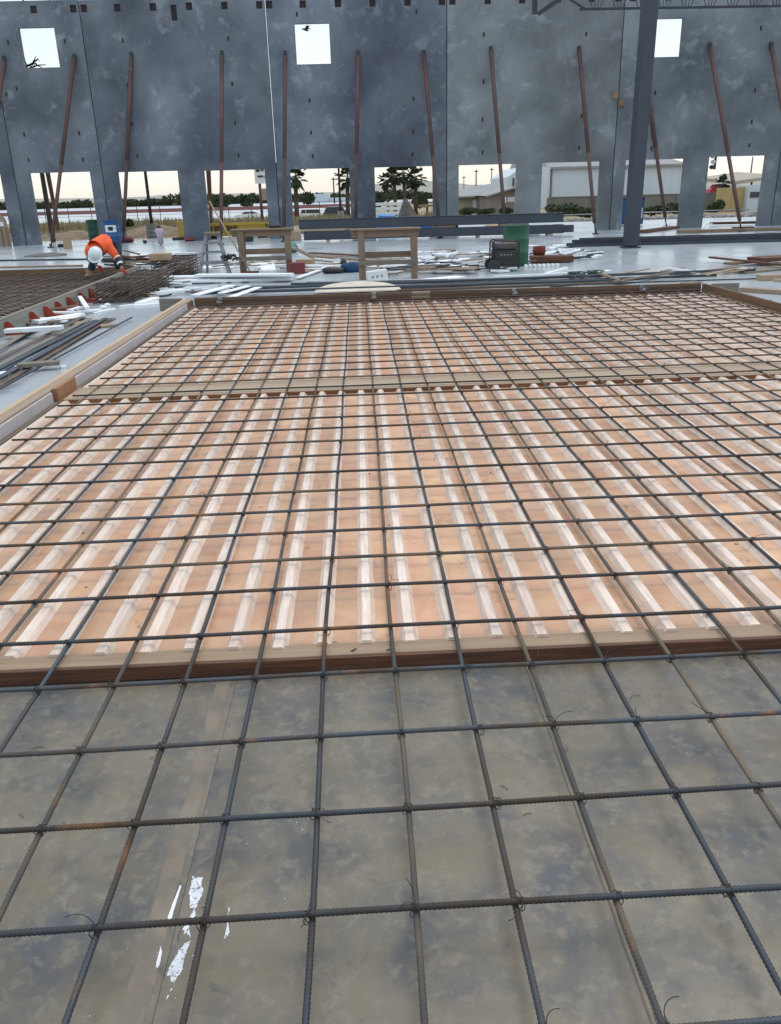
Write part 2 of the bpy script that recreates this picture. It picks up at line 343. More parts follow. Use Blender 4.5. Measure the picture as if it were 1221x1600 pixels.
mb.build('bent_nail', M_WIRE, ed)

# ------------------------------------------------------------------ ribbed form liner (near and far)
def liner(y0f, y1f, x0, x1, label, jag=.012):
    t = thing('form_liner', ((x0+x1)/2, y0f(0), 0), label, 'form liner')
    n = 60; mb = MB()
    # pans in 6-rib wide strips, each one slightly different
    k0 = math.floor((x0+1.207)/.1693)
    for g in range(54):
        a = max(x0, -1.207+(k0+g)*.1693); b = min(x1, -1.207+(k0+g+1)*.1693)
        if b <= x0: continue
        if b <= a: break
        MB().add([(a, y0f(a), .056), (b, y0f(b), .056), (b, y1f(b), .056), (a, y1f(a), .056)], [(0,1,2,3)]).build('pan', M_PAN, t)
    i = k0
    while True:
        xc = -1.207 + i*.1693
        i += 1
        if xc > x1-.04: break
        if xc < x0+.03: continue
        y0 = y0f(xc) + U(-jag, jag*.6); y1 = y1f(xc)-.001
        ns = 26; vs = []
        for k in range(ns+1):
            y = y0+(y1-y0)*k/ns; o = .0035*NZ.noise(V((xc*3, y*.8, 0))); h = .0830 + .0008*NZ.noise(V((xc*5, y*4, 3)))
            dz = (.0035 if k == 0 else 0)*(1 if NZ.noise(V((xc*50, 0, 0))) > 0 else -.6)
            for dx, z in ((-.037, .0563), (-.0185, h-.001+dz), (-.0172, h+dz), (.0172, h+dz), (.0185, h-.001+dz), (.037, .0563)): vs.append((xc+o+dx, y, z))
        m6 = 6
        fs = [(k*m6+j, k*m6+j+1, (k+1)*m6+j+1, (k+1)*m6+j) for k in range(ns) for j in range(m6-1)]
        fs.append((0, 1, 2, 3, 4, 5))
        MB().add(vs, fs, False).build('rib', M_RIB, t)
    return t
XL, XR = -2.43, 5.72
BY = lambda x: 5.58 + x*.017
liner(lambda x: 1.287+x*.006, lambda x: BY(x)-.0005, XL, XR, 'near ribbed liner with white raised ribs between the stained edge lumber and the crossboards')
liner(lambda x: BY(x)+.503, lambda x: 11.60, XL, XR, 'far ribbed liner section running from the crossboards to the far form board', jag=.004)
cb = thing('crossboards', (1.6, 5.6, 0), 'row of pale flat boards crossing the ribbed liner halfway', 'boards')
lumber('edge_face', XL, XR, 5.581, 5.599, .0135, .0875, W_FACE, cb, sk=.017)
yy = 5.600
for w in (.09, .14, .125, .118):
    lumber('board', XL, XR, yy, yy+w-.004, .02, .086+U(0, .002), W_PALE['x'] if w != .14 else W_NEW['x'], cb, sk=.017); yy += w

# ------------------------------------------------------------------ rebar mat
def rebar_path(a, b, step_fine, fine_to, wob, r=.0078, n=10, amp=.11, seed=0):
    """bar from a to b; deformation ribs modelled up to length fine_to, plain beyond"""
    a, b = V(a), V(b); L = (b-a).length; d = (b-a)/L
    side = d.cross(V((0,0,1))).normalized(); up = side.cross(d)
    ts = []; t = 0
    while t < fine_to and t < L: ts.append(t); t += step_fine
    while t < L: ts.append(t); t += .2
    ts.append(L); vs = []
    for i, t in enumerate(ts):
        w = side*(wob*NZ.noise(V((t*.7, seed*3.3, 0)))) + up*(wob*.25*NZ.noise(V((t*.9, seed*5.1, 7))))
        c = a + d*t + w
        for k in range(n):
            an = 2*math.pi*k/n; rr = r
            if t < fine_to:
                ph = (t/.0115 - (an/math.pi) % 1.0*0.9) % 1.0
                rr = r*(1+amp) if ph < .36 else r*(1-amp*.55)
            vs.append(c + (side*math.cos(an) + up*math.sin(an))*rr)
    N = len(ts)
    fs = [(i*n+k, i*n+(k+1) % n, (i+1)*n+(k+1) % n, (i+1)*n+k) for i in range(N-1) for k in range(n)]
    mb = MB(); mb.add(vs, fs, True); bb = 0
    mb.f += [tuple(range(n-1, -1, -1)), tuple((N-1)*n+k for k in range(n))]; mb.sm += [False, False]
    return mb
CJ = [-.0079,-.0033,.0203,.0137,.0093,-.0111,.0035,.0008,-.0524,.0159,-.0349,.0258,.0202]   # columns -5..7 (bar spacings)
RJ = [0, .3434, .6761, 1.032, 1.3504, 1.7083, 2.0153, 2.3397, 2.6427, 2.9468, 3.2807, 3.6203, 3.9432, 4.2875, 4.5776, 4.9163, 5.2914, 5.6575, 6.0337]
M_REBAR2 = mat('rust_brown_rebar', (.165,.122,.078), (.075,.07,.066), scale=3.5, rough=.75, c3=(.20,.095,.035), s3=5, t3=.56, w3=.10, rand=.25, stretch=(1,.5,1), lo=.42, hi=.58)
mesh = thing('rebar_mat', (1.6, 5, 0), 'large tied grid of steel reinforcing bars spread over the sheets and ribbed liner', 'rebar mat')
colx = {}; rowy = {}
for i in range(-9, 23):
    j = CJ[i+5] if -5 <= i <= 7 else U(-.03, .03)
    colx[i] = .25*(i+j)
for j in range(-2, 36):
    if 0 <= j < len(RJ): y = RJ[j]
    elif j < 0: y = j*.335
    else: y = RJ[-1] + (j-len(RJ)+1)*.336 + U(-.02, .02)
    if y > 11.9: continue
    rowy[j] = y
ZC, ZR_ = .0918, .1074
for i, x in colx.items():
    near = -6 <= i <= 8
    rebar_path((x, -.75+U(-.05, .05), ZC), (x, 11.93+U(-.05, .03), ZC), .0029 if near else .2, 2.6 if near else 0, .017, seed=i).build('long_bar', M_REBAR2 if (i in (1, 3, -3, -5, 5) or (abs(i) > 5 and i % 2)) else M_REBAR, mesh)
for j, y in rowy.items():
    x0, x1 = -2.34+U(-.04, .03), 5.62+U(-.03, .04)
    sk = .0678*.25*4*.25
    near = j <= 5
    rebar_path((x0, y+x0*.017, ZR_), (x1, y+x1*.017, ZR_), .0029 if near else .2, (4.8 if near else 0), .014, seed=j+50).build('cross_bar', M_REBAR2 if (j > 4 and j % 3 == 0) else M_REBAR, mesh)
# edge starter bars standing at the far board
mb = MB()
for i, x in colx.items():
    if i % 2: mb.tube([(x+.05, 11.86, .10), (x+.05, 11.95, .11), (x+.055, 11.97, .16)], .006, 5)
for z in (.135, .155): mb.tube([(-2.3, 11.93, z), (0, 11.95, z+.006), (3, 11.93, z-.004), (5.6, 11.94, z)], .007, 6)
mb.build('edge_bars', M_REBARR, mesh)
# wire ties: individually near the camera, the rest as one mass
def tie_mesh(x, y, tails=True):
    mb = MB(); r = .0013; a = U(-.3, .3)
    pts = []
    for k in range(9):
        t = k/8*2*math.pi; q = V((.0125*math.cos(t), .0125*math.cos(t)*(.9), .019*math.sin(t)))
        pts.append(V((x, y, .0995)) + RZ(a) @ q)
    mb.tube(pts, r, 4)
    pts = [V((x, y, .0995)) + RZ(a+math.pi/2) @ V((.0125*math.cos(k/8*2*math.pi), .011*math.cos(k/8*2*math.pi), .019*math.sin(k/8*2*math.pi))) for k in range(9)]
    mb.tube(pts, r, 4)
    if tails:
        s = rnd.choice((-1, 1))
        for q in range(2):
            an = U(0, 6.28); L = U(.015, .055); c = U(-60, 60); p = V((x, y, .113)); d = V((math.cos(an), math.sin(an), U(.1, .9))).normalized(); pts = [p.copy()]
            for k in range(6):
                d = (RZ(R(c)*.35) @ d); d.z -= .12; d.normalize(); p = p + d*L/4; p.z = max(p.z, .085); pts.append(p.copy())
            mb.tube(pts, r*.9, 4)
    return mb
cells = sorted([(y, x, i, j) for j, y in rowy.items() for i, x in colx.items() if y > -.4 and abs(x-.17) < .95*(y+2.2)*.6+.15])
cnt = 0
far = MB()
for y, x, i, j in cells:
    yy = y + x*.017
    if cnt < 99 and j < 9 and ((i+j) % 2 == 0 or j < 4):
        tie_mesh(x, yy, U(0, 1) < .6).build('tie_wire', M_WIRE, mesh); cnt += 1
    elif (i+j) % 2 == 0:
        far.ell((x, yy, .101), (.011, .011, .014), 5, 3)
        if U(0, 1) < .35:
            an = U(0, 6.28); far.tube([(x, yy, .113), (x+.02*math.cos(an), yy+.02*math.sin(an), .13), (x+.035*math.cos(an+.4), yy+.035*math.sin(an+.4), .12)], .0016, 3)
far.build('far_tie_wires', M_WIRE, mesh, kind='stuff')

mb = MB()
for k in range(70):
    y = .4+U(0, 1)**1.5*6; x = .17+U(-.5, .5)*(y+1.8)*.95
    if y < 1.25 and U(0,1) < .5: continue
    z = .0145 if y < 1.19 else (.074 if y < 1.3 else .0585); an = U(0, 3.14); L = U(.012, .045)
    p = V((x, y, z)); mb.tube([p, p+V((math.cos(an)*L*.5, math.sin(an)*L*.5, U(0, .008))), p+V((math.cos(an+.5)*L, math.sin(an+.5)*L, .001))], .0013, 4)
for k in range(60):
    y = 1.4+U(0, 1)**1.3*8; x = .17+U(-.5, .5)*(y+1.8)*.95; an = U(0, 3.14)
    mb.box((x, y, .0585), (U(.006, .03), U(.004, .012), .003), RZ(an))
mb.build('wire_and_chip_litter', W_OLD['x'], kind='stuff', label='tiny wire clippings and wood chips littering the ribbed liner', cat='litter')

# ------------------------------------------------------------------ edge forms of the panel
lf = thing('left_edge_form', (-2.55, 6, 0), 'long timber edge form with pale foam facing, left of the rebar grid', 'edge form')
MB().b6(-2.64, -2.505, -1.2, 12.05, .002, .150).build('form_plank', W_FORM['y'], lf)
MB().b6(-2.645, -2.592, -1.2, 12.02, .1505, .184).build('top_strip', W_NEW['y'], lf, bevel=.003)
MB().b6(-2.591, -2.508, -1.2, 12.00, .1505, .179).build('top_strip', W_PALE['y'], lf, bevel=.003)
for y0, y1 in ((-1.2, 4.98), (4.985, 5.50), (6.06, 8.4), (8.404, 11.45)):
    MB().b6(-2.504, -2.482, y0, y1, .075, .165).build('foam_facing', mat('pinkish_foam_facing', (.50,.465,.47), (.42,.39,.395), scale=3, rough=.8), lf)
MB().b6(-2.504, -2.46, 5.56, 6.05, .04, .186).build('plywood_block', wood('orange_plywood', (.44,.22,.11), (.33,.15,.07), 'z'), lf, bevel=.002)
MB().b6(-2.504, -2.436, -1.2, 11.95, .0135, .073).build('base_strip', W_OLD['y'], lf, bevel=.004)
MB().tube([(-2.42, -1, .075), (-2.425, 6, .078), (-2.42, 11.7, .11)], .007, 6).build('edge_rod', M_REBARR, lf)
rf = thing('right_edge_form', (5.8, 6, 0), 'brown timber edge form closing the right side of the rebar grid', 'edge form')
MB().b6(5.73, 5.77, 1.2, 12.03, .002, .184).build('form_plank', W_FORM['y'], rf, bevel=.002)
for y in (2., 4, 6, 8, 10, 11.6): MB().b6(5.771, 5.90, y, y+.04, .002, .16).build('brace_block', W_OLD['z'], rf)
MB().b6(5.69, 5.729, 1.2, 11.9, .014, .075).build('chamfer_strip', W_OLD['y'], rf)
ff = thing('far_edge_form', (1.5, 12.05, 0), 'dark brown timber edge form across the far end of the rebar grid with metal clips', 'edge form')
MB().b6(-3.05, -2.69, 12.055, 12.095, .002, .184).build('form_plank', W_GREY['x'], ff)
for x0, x1 in ((-2.49, 1.0), (1.004, 1.30), (1.304, 3.7), (3.704, 5.728)):
    MB().b6(x0, x1, 12.055, 12.095, .002, .184+U(-.002, .003)).build('form_plank', W_FORM['x'] if x0 != 1.004 else W_PALE['x'], ff, bevel=.002)
MB().b6(5.90, 6.35, 12.04, 12.08, .002, .17).build('form_plank', W_GREY['x'], ff)
MB().b6(-2.40, 5.68, 12.012, 12.05, .014, .085).build('base_strip', W_DARK['x'], ff)
MB().b6(-2.41, 5.68, 11.605, 11.80, .0135, .058).build('base_plank', W_DARK['x'], ff)
MB().b6(-2.41, 5.68, 11.804, 12.010, .0135, .055).build('base_plank', W_FORM['x'], ff)
for px in (348, 585, 820, 1052):
    p = gp(px, 465, .15); x = p.x
    m_ = MB().b6(x-.035, x+.035, 12.035, 12.05, .086, .187).b6(x-.035, x+.035, 12.035, 12.10, .1875, .193).b6(x-.05, x+.05, 11.93, 12.034, .112, .118).b6(x-.03, x+.03, 11.90, 11.96, .112, .15)
    m_.build('metal_clip', M_GALV, ff, bevel=.002)

# ------------------------------------------------------------------ tilt-up wall
WO = V((-12.96, 34.57, 0)); WT = V((math.cos(R(-1.2895)), math.sin(R(-1.2895)), 0)); WNn = V((-WT.y, WT.x, 0))   # WNn points away from camera
def wpt(s, d, z): return WO + WT*s + WNn*d + V((0, 0, z))
TH = .19
def wall_panel(s0, s1, top, holes, pockets, inserts, m, label, extra=None):
    t = thing('wall_panel', wpt((s0+s1)/2, 0, 0), label, 'wall panel')
    rects = holes + pockets
    S = sorted({s0, s1, *[r[0] for r in rects], *[r[1] for r in rects]}); Z = sorted({.0, top, *[r[2] for r in rects], *[r[3] for r in rects]})
    inside = lambda a, b: any(r[0] < a < r[1] and r[2] < b < r[3] for r in rects)
    mb = MB()
    nS, nZ = len(S)-1, len(Z)-1
    full = [[not inside((S[i]+S[i+1])/2, (Z[j]+Z[j+1])/2) for j in range(nZ)] for i in range(nS)]
    def q(a, b, c, d): mb.add([a, b, c, d], [(0,1,2,3)])
    for i in range(nS):
        for j in range(nZ):
            if not full[i][j]: continue
            a, b, c, d = S[i], S[i+1], Z[j], Z[j+1]
            q(wpt(a,0,c), wpt(b,0,c), wpt(b,0,d), wpt(a,0,d)); q(wpt(b,TH,c), wpt(a,TH,c), wpt(a,TH,d), wpt(b,TH,d))
            if i == 0 or not full[i-1][j]: q(wpt(a,TH,c), wpt(a,0,c), wpt(a,0,d), wpt(a,TH,d))
            if i == nS-1 or not full[i+1][j]: q(wpt(b,0,c), wpt(b,TH,c), wpt(b,TH,d), wpt(b,0,d))
            if j == 0 or not full[i][j-1]: q(wpt(a,TH,c), wpt(b,TH,c), wpt(b,0,c), wpt(a,0,c))
            if j == nZ-1 or not full[i][j+1]: q(wpt(a,0,d), wpt(b,0,d), wpt(b,TH,d), wpt(a,TH,d))
    mb.build('concrete_panel', m, t)
    for a, b, c, d in pockets:
        x = MB(); vs = [wpt(s, dd, z) for s in (a+.001, b-.001) for dd in (.06, TH-.004) for z in (c+.001, d-.001)]
        x.add(vs, [(0,1,3,2),(4,6,7,5),(0,4,5,1),(2,3,7,6),(0,2,6,4),(1,5,7,3)]).build('beam_pocket', M_POCK, t)
    for s, z in inserts:
        x = MB(); vs = [wpt(s+u, dd, z+w) for u in (-.035, .035) for dd in (-.008, .01) for w in (-.075, .075)]
        x.add(vs, [(0,1,3,2),(4,6,7,5),(0,4,5,1),(2,3,7,6),(0,2,6,4),(1,5,7,3)]).build('lifting_insert', M_DARK, t)
    return t
def zt(s): return 8.50 - .004*s
def pk(ss): return [(a, a+.24, zt(a)-.20, zt(a)+.05) for a in ss]
G = .017
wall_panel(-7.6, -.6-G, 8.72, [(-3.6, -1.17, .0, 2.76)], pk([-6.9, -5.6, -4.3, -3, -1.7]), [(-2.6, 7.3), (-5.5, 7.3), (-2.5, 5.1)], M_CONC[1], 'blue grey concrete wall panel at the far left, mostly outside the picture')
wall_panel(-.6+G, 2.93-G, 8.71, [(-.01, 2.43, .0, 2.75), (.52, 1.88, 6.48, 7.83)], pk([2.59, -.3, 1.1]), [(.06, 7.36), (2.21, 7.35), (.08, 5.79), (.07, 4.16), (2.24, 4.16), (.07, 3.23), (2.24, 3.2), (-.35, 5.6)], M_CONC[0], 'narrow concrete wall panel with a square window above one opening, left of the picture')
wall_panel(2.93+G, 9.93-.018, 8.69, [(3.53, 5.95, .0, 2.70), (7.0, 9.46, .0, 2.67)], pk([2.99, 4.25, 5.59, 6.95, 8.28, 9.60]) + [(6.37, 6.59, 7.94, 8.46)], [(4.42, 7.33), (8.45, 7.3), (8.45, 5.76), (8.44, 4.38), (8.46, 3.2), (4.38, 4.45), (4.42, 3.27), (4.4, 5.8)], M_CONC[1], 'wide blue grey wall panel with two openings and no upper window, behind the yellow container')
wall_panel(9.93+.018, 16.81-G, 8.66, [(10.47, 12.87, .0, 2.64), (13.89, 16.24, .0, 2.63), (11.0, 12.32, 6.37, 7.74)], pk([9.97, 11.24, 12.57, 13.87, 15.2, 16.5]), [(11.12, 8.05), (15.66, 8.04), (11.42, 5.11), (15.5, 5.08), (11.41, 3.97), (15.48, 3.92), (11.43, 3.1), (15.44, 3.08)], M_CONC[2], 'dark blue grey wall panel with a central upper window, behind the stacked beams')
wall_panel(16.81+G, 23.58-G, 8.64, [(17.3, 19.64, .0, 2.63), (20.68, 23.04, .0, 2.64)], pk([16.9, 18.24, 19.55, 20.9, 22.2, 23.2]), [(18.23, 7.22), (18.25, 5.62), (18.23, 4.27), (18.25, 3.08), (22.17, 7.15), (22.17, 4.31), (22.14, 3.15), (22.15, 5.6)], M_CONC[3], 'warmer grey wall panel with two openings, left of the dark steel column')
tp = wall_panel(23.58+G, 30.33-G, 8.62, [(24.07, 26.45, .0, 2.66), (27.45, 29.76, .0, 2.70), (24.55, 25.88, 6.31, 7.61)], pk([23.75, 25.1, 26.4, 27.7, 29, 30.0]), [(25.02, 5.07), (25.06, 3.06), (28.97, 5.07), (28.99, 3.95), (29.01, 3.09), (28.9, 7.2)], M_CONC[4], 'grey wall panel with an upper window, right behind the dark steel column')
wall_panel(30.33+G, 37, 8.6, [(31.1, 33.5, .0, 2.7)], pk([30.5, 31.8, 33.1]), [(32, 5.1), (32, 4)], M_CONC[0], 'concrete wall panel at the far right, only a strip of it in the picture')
for (s, z) in ((23.43, 5.02), (23.70, 4.74)):
    x = MB(); x.add([wpt(s+u, dd, z+w) for u in (-.12, .12) for dd in (-.10, -.002) for w in (-.12, .12)], [(0,1,3,2),(4,6,7,5),(0,4,5,1),(2,3,7,6),(0,2,6,4),(1,5,7,3)]).build('timber_block', W_OLD['x'], tp)
# backer strips that close the joints (each belongs to the panel on its right), except the open joint
for s in (-.6, 2.93, 16.81, 23.58, 30.33):
    x = MB(); x.add([wpt(s+u, dd, z) for u in (-.016, .016) for dd in (.05, .10) for z in (.02, 8.58)], [(0,1,3,2),(4,6,7,5),(0,4,5,1),(2,3,7,6),(0,2,6,4),(1,5,7,3)])
    x.build('joint_backer', M_BLACK, label='black backer strip in the wall joint %s' % {-.6: 'nearest the left edge', 2.93: 'left of the long panel with the tall slot', 16.81: 'in the middle, right of the dark panel', 23.58: 'beside the two small timber blocks', 30.33: 'nearest the right edge'}[s], cat='joint strip')
x = MB(); x.add([wpt(9.93+u, dd, z) for u in (-.016, .016) for dd in (.05, .10) for z in (.02, 2.9)], [(0,1,3,2),(4,6,7,5),(0,4,5,1),(2,3,7,6),(0,2,6,4),(1,5,7,3)])
x.build('joint_backer', M_BLACK, label='short black backer strip low in the bright open wall joint', cat='joint strip')
# little stubs on top of the left panels
for i, s in enumerate((.85, 1.85, 2.62, 4.5, 6.05, 6.95)):
    p = wpt(s, .09, 8.70); MB().tube([p, p+V((0, 0, .22))], .03, 6).build('rebar_stub', M_STEEL2, label='short dark stub standing on top of the wall, %s from the left' % ('first','second','third','fourth','fifth','sixth')[i], cat='stub', group='stubs on top of the wall')

# ------------------------------------------------------------------ pipe braces
BR = [((7,88),(-28,388)), ((117,85),(80,387)), ((206,82),(193,380)), ((347,80),(346,382)), ((446,80),(444,378)), ((560,79),(556,373)), ((662,79),(688,372)), ((767,73),(791,369)), ((905,73),(931,366)), ((1003,69),(1042,357)), ((1109,68),(1159,362)), ((1205,67),(1256,360))]
BL = ['at the left edge of the picture, cut by the frame', 'crossing the first full opening below the left window', 'rising beside the blue drum', 'behind the stepladder', 'just right of the bright open joint', 'between the two middle openings, right of the central window', 'in front of the opening with the palm group', 'in front of the opening with the low houses', 'left of the steel column, in front of the white warehouse', 'leaning on the wall, half hidden by the steel column', 'right of the upper right window, over the last opening', 'at the right edge of the picture, cut by the frame']
def wall_hit(px, py, d=-.02):
    r = ray(px, py); a = WO + WNn*d; k = ((a-CAM).dot(WNn))/(r.dot(WNn)); return CAM + r*k
for (top, ft), lb in zip(BR, BL):
    p = wall_hit(*top); q = gp(*ft)
    if q.y > 34.0: q = V((q.x, 33.6, 0)) if q.y > 34.4 else q
    t = thing('pipe_brace', q, 'rusty pipe brace ' + lb, 'wall brace', 'pipe braces holding the wall')
    d = (p-q).normalized()
    MB().tube([q+d*.45, q+d*3.2], .07, 10).build('lower_pipe', M_BRACE, t)
    MB().tube([q+d*3.2, p-d*.18], .078, 10).build('upper_pipe', M_BRACE, t)
    MB().tube([q+d*.06, q+d*.6], .028, 8).build('screw_jack', M_STEEL2, t)
    MB().box(q+V((0,0,.02)), (.22, .16, .04)).box(q+V((0,0,.09)), (.08, .03, .12)).build('base_shoe', M_STEEL2, t, bevel=.005)
    MB().box(p-d*.1, (.12, .1, .22)).build('wall_shoe', M_STEEL2, t, bevel=.005)
for k, (a, Ya, b, lb) in enumerate((((70,245), 35.2, (92,359), 'outside the wall, seen crossing the front brace in the left opening'), ((325,250), 35.0, (331,356), 'outside the wall, left in the opening above the yellow container'))):
    p = yp(*a, Ya); q = gp(*b, -.1)
    t = thing('outer_brace', q, 'dark rusty pipe brace ' + lb, 'wall brace')
    MB().tube([q, p], .10, 10).build('pipe', M_BRACE, t); MB().box(q+V((0,0,.05)), (.5, .4, .25)).build('foot_block', M_STEEL2, t)

# ------------------------------------------------------------------ steel column, roof steel
cb_ = gp(986, 388)
c0 = V((8.12, 23.3, 0))
t = thing('steel_column', c0, 'tall dark grey square steel column standing on the slab at the right', 'column')
MB().box(c0+V((0,0,4.65)), (.36, .36, 9.2), RZ(R(6))).build('shaft', M_STEEL, t, bevel=.02)
MB().box(c0+V((0,0,.022)), (.5, .5, .03), RZ(R(-4))).build('base_plate', M_STEEL, t)
# roof joist seen along the top right
t = thing('roof_joist', (11, 30, 7.2), 'dark open web roof joist hanging along the top right of the wall', 'roof joist')
A = yp(906, 14.5, 30); Bv = yp(1330, 7.5, 30)
MB().bar(A, Bv, .05, .07).build('bottom_chord', M_STEEL2, t)
up_ = V((0, 0, .95)); MB().bar(A+up_+V((-1.5,0,0)), Bv+up_, .08, .10).build('top_chord', M_STEEL2, t)
for k in range(13):
    a = A.lerp(Bv, (k*.9+.65)/(12*.9)); 
    for dx in (-.52, -.16, .16, .52):
        MB().bar(a+V((dx*.25,0,.04)), a+V((dx,0,.93)), .022, .022).build('web_bar', M_STEEL2, t)
MB().bar(A+V((.2,0,0)), A+V((-1.5, 0, .93)), .05, .06).build('end_web', M_STEEL2, t)
t = thing('hanging_bracket', yp(838, 20, 23), 'dark V shaped steel bracket hanging from the roof steel at the top', 'bracket')
p0, p1, p2, p3 = yp(836,22,23), yp(835,-55,23), yp(841,22,23), yp(905,-22,23)
MB().bar(p0, p1, .12, .12).build('hanger', M_STEEL2, t)
MB().bar(p2, p3, .08, .10).build('diagonal', M_STEEL2, t)
MB().bar(p1+V((-3,0,.1)), p1+V((4.2,0,.1)), .2, .35).build('girder', M_STEEL2, t)

# ------------------------------------------------------------------ stacked box beams
def bevbox(parent, name, x0, x1, y0, y1, z0, z1, m, bevel=.02): return MB().b6(x0, x1, y0, y1, z0, z1).build(name, m, parent, bevel=bevel)
yb = 31.0
xL, xR = yp(467, 352, yb).x, yp(881, 342, yb).x
t = thing('steel_beam', (2.8, yb, .55), 'upper of the two long dark steel box beams stacked before the wall', 'steel beam')
bevbox(t, 'web', xL, xR, yb, yb+.34, .47, .79, M_STEEL); MB().b6(xL-.01, xR+.01, yb-.02, yb+.36, .792, .805).build('flange', M_STEEL, t)
xL2, xR2 = yp(475, 368, yb).x, yp(881, 360, yb).x
t = thing('steel_beam', (2.8, yb, .1), 'lower of the two long dark steel box beams stacked before the wall', 'steel beam')
bevbox(t, 'web', xL2, xR2, yb-.02, yb+.33, .07, .39, M_STEEL); bevbox(t, 'end_stub', xR2+.003, xR2+.4, yb+.02, yb+.28, .10, .36, M_STEEL)
for k, (px, w, z0, z1, mm) in enumerate(((505, 1.7, .392, .468, W_PALE['x']), (640, .35, .392, .468, W_OLD['x']), (662, .6, .392, .46, M_BLUE), (700, .8, .392, .46, W_OLD['x']), (735, 1.1, .392, .462, M_WHITE), (788, .35, .392, .468, W_OLD['x']), (845, .9, .392, .468, M_WHITE), (512, .13, .0, .068, W_PALE['x']), (676, .15, 0, .068, W_PALE['x']), (748, .12, 0, .068, W_PALE['x']), (860, .2, 0, .068, W_PALE['x']))):
    p = yp(px, 360, yb-.05)
    lab = ('between the two steel beams' if z0 > .1 else 'on the slab under the lower steel beam')
    w_ = {0: 'long pale wood', 1: 'short brown wood', 2: 'short blue', 3: 'brown wood', 4: 'long white foam', 5: 'small dark wood', 6: 'white foam', 7: 'leftmost small wood', 8: 'second small wood', 9: 'third small wood', 10: 'rightmost small wood'}[k]
    MB().b6(p.x-w/2, p.x+w/2, yb-.06 if z0 == 0 else yb-.03, yb+.3, z0+.001, z1).build('spacer_block', mm, label='%s spacer %s' % (w_, lab), cat='spacer block')

# flat bundle of steel sections lying on the slab, behind / beside the column
for k, (pa, pb, z, h, d, lb) in enumerate((((890,388),(1500,372), 0, .10, .5, 'bottom'), ((893,382),(1500,366), .10, .09, .42, 'middle'), ((899,376),(1500,361), .19, .05, .45, 'top'))):
    a = gp(pa[0], 386.5, 0); b = gp(1500, 371, 0); a.z = b.z = z+h/2
    dirv = (b-a).normalized(); perp = V((-dirv.y, dirv.x, 0)); a = a + dirv*(k*.12); 
    t = thing('steel_joist', a, 'dark flat steel section lying on the slab past the column, %s layer of the pile' % lb, 'steel section')
    for q in range(2):
        off = perp*(q*.36+.1+k*.05) + V((0, 0, U(-.003, .003))); MB().bar(a+off, b+off, .05, h-.006).build('chord', M_STEEL2 if (k+q) % 2 else M_STEEL, t)
    for q in range(14):
        p = a.lerp(b, (q+.5)/14) + perp*.3; MB().bar(p-perp*.2, p+perp*.2+dirv*.3, .05, h*.4).build('spacer', M_STEEL, t)

# ------------------------------------------------------------------ drums
def drum(p, r, h, m, label, lid=True, lab=False):
    t = thing('drum', p, label, 'drum')
    pr = [(r*.97, .0), (r, .012), (r, h*.32), (r+.012, h*.335), (r, h*.35), (r, h*.65), (r+.012, h*.665), (r, h*.68), (r, h-.015), (r+.01, h-.01), (r+.01, h), (r-.01, h), (r-.012, h-.02), (0, h-.022)]
    MB().lathe(p, [(0, .002)] + pr, 28).build('barrel', m, t)
    if lab:
        x = MB(); n = 6
        for (a0, a1, z0, z1, rr, mm, nm) in ((-.75, .75, .52, .80, .006, M_PLAST, 'paper_label'), (-.3, .3, .58, .74, .009, M_TEXT, 'label_mark')):
            y = MB(); vs = []
            for k in range(n+1):
                an = -math.pi/2 + .15 + a0 + (a1-a0)*k/n
                for z in (z0, z1): vs.append((p[0]+(r+rr)*math.cos(an), p[1]+(r+rr)*math.sin(an), p[2]+z*h))
            y.add(vs, [(k*2, k*2+2, k*2+3, k*2+1) for k in range(n)], True).build(nm, mm, t)
    return t
p = gp(810, 417); drum(V((3.86, 18.5, 0)), .295, .90, M_GREEN, 'bright green steel drum behind the generator')
drum(gp(151, 378), .29, .9, M_GREEND, 'dark green drum against the wall beside the blue drum')
drum(gp(178, 382), .30, .92, M_BLUE, 'blue drum with a white label at the foot of the wall', lab=True)

# ------------------------------------------------------------------ generator
g0 = V((3.36, 17.25, 0))
t = thing('generator', g0, 'black wheeled generator with dusty tank and a pipe frame in front of the green drum', 'generator')
def G_(x, y, z): return g0 + V((x*.9, y, z*.93))
fr = MB()
for y in (-.22, .22):
    fr.tube([G_(-.30, y, .12), G_(-.30, y, .66), G_(-.26, y, .70), G_(.30, y, .68), G_(.34, y, .64), G_(.34, y, .06)], .017, 8)
    fr.tube([G_(-.30, y, .14), G_(.34, y, .12)], .017, 8)
for x in (-.28, .34): fr.tube([G_(x, -.22, .66), G_(x, .22, .66)], .015, 6); fr.tube([G_(x, -.22, .13), G_(x, .22, .13)], .015, 6)
fr.build('pipe_frame', M_BLACK, t)
MB().b6(g0.x-.25, g0.x+.28, g0.y-.20, g0.y+.20, .11, .455).build('engine_housing', mat('black_machine', (.018,.016,.017), (.032,.027,.024), scale=7, rough=.5), t, bevel=.025)
MB().b6(g0.x-.25, g0.x+.28, g0.y-.21, g0.y+.21, .46, .60).build('fuel_tank', mat('dusty_maroon_tank', (.095,.068,.075), (.055,.042,.05), scale=5, rough=.5), t, bevel=.045)
MB().b6(g0.x-.20, g0.x+.23, g0.y-.216, g0.y-.205, .28, .42).build('control_panel', M_RUB, t, bevel=.003)
mb = MB()
for k in range(4): mb.lathe((0,0,0), [(0,0),(.02,0),(.02,.01),(0,.01)], 10)
mb = MB()
for k in range(4): mb.box(G_(-.1+k*.08, -.221, .38), (.035, .008, .035))
mb.build('outlet', mat('grey_socket', (.25,.22,.16), rough=.6), t)
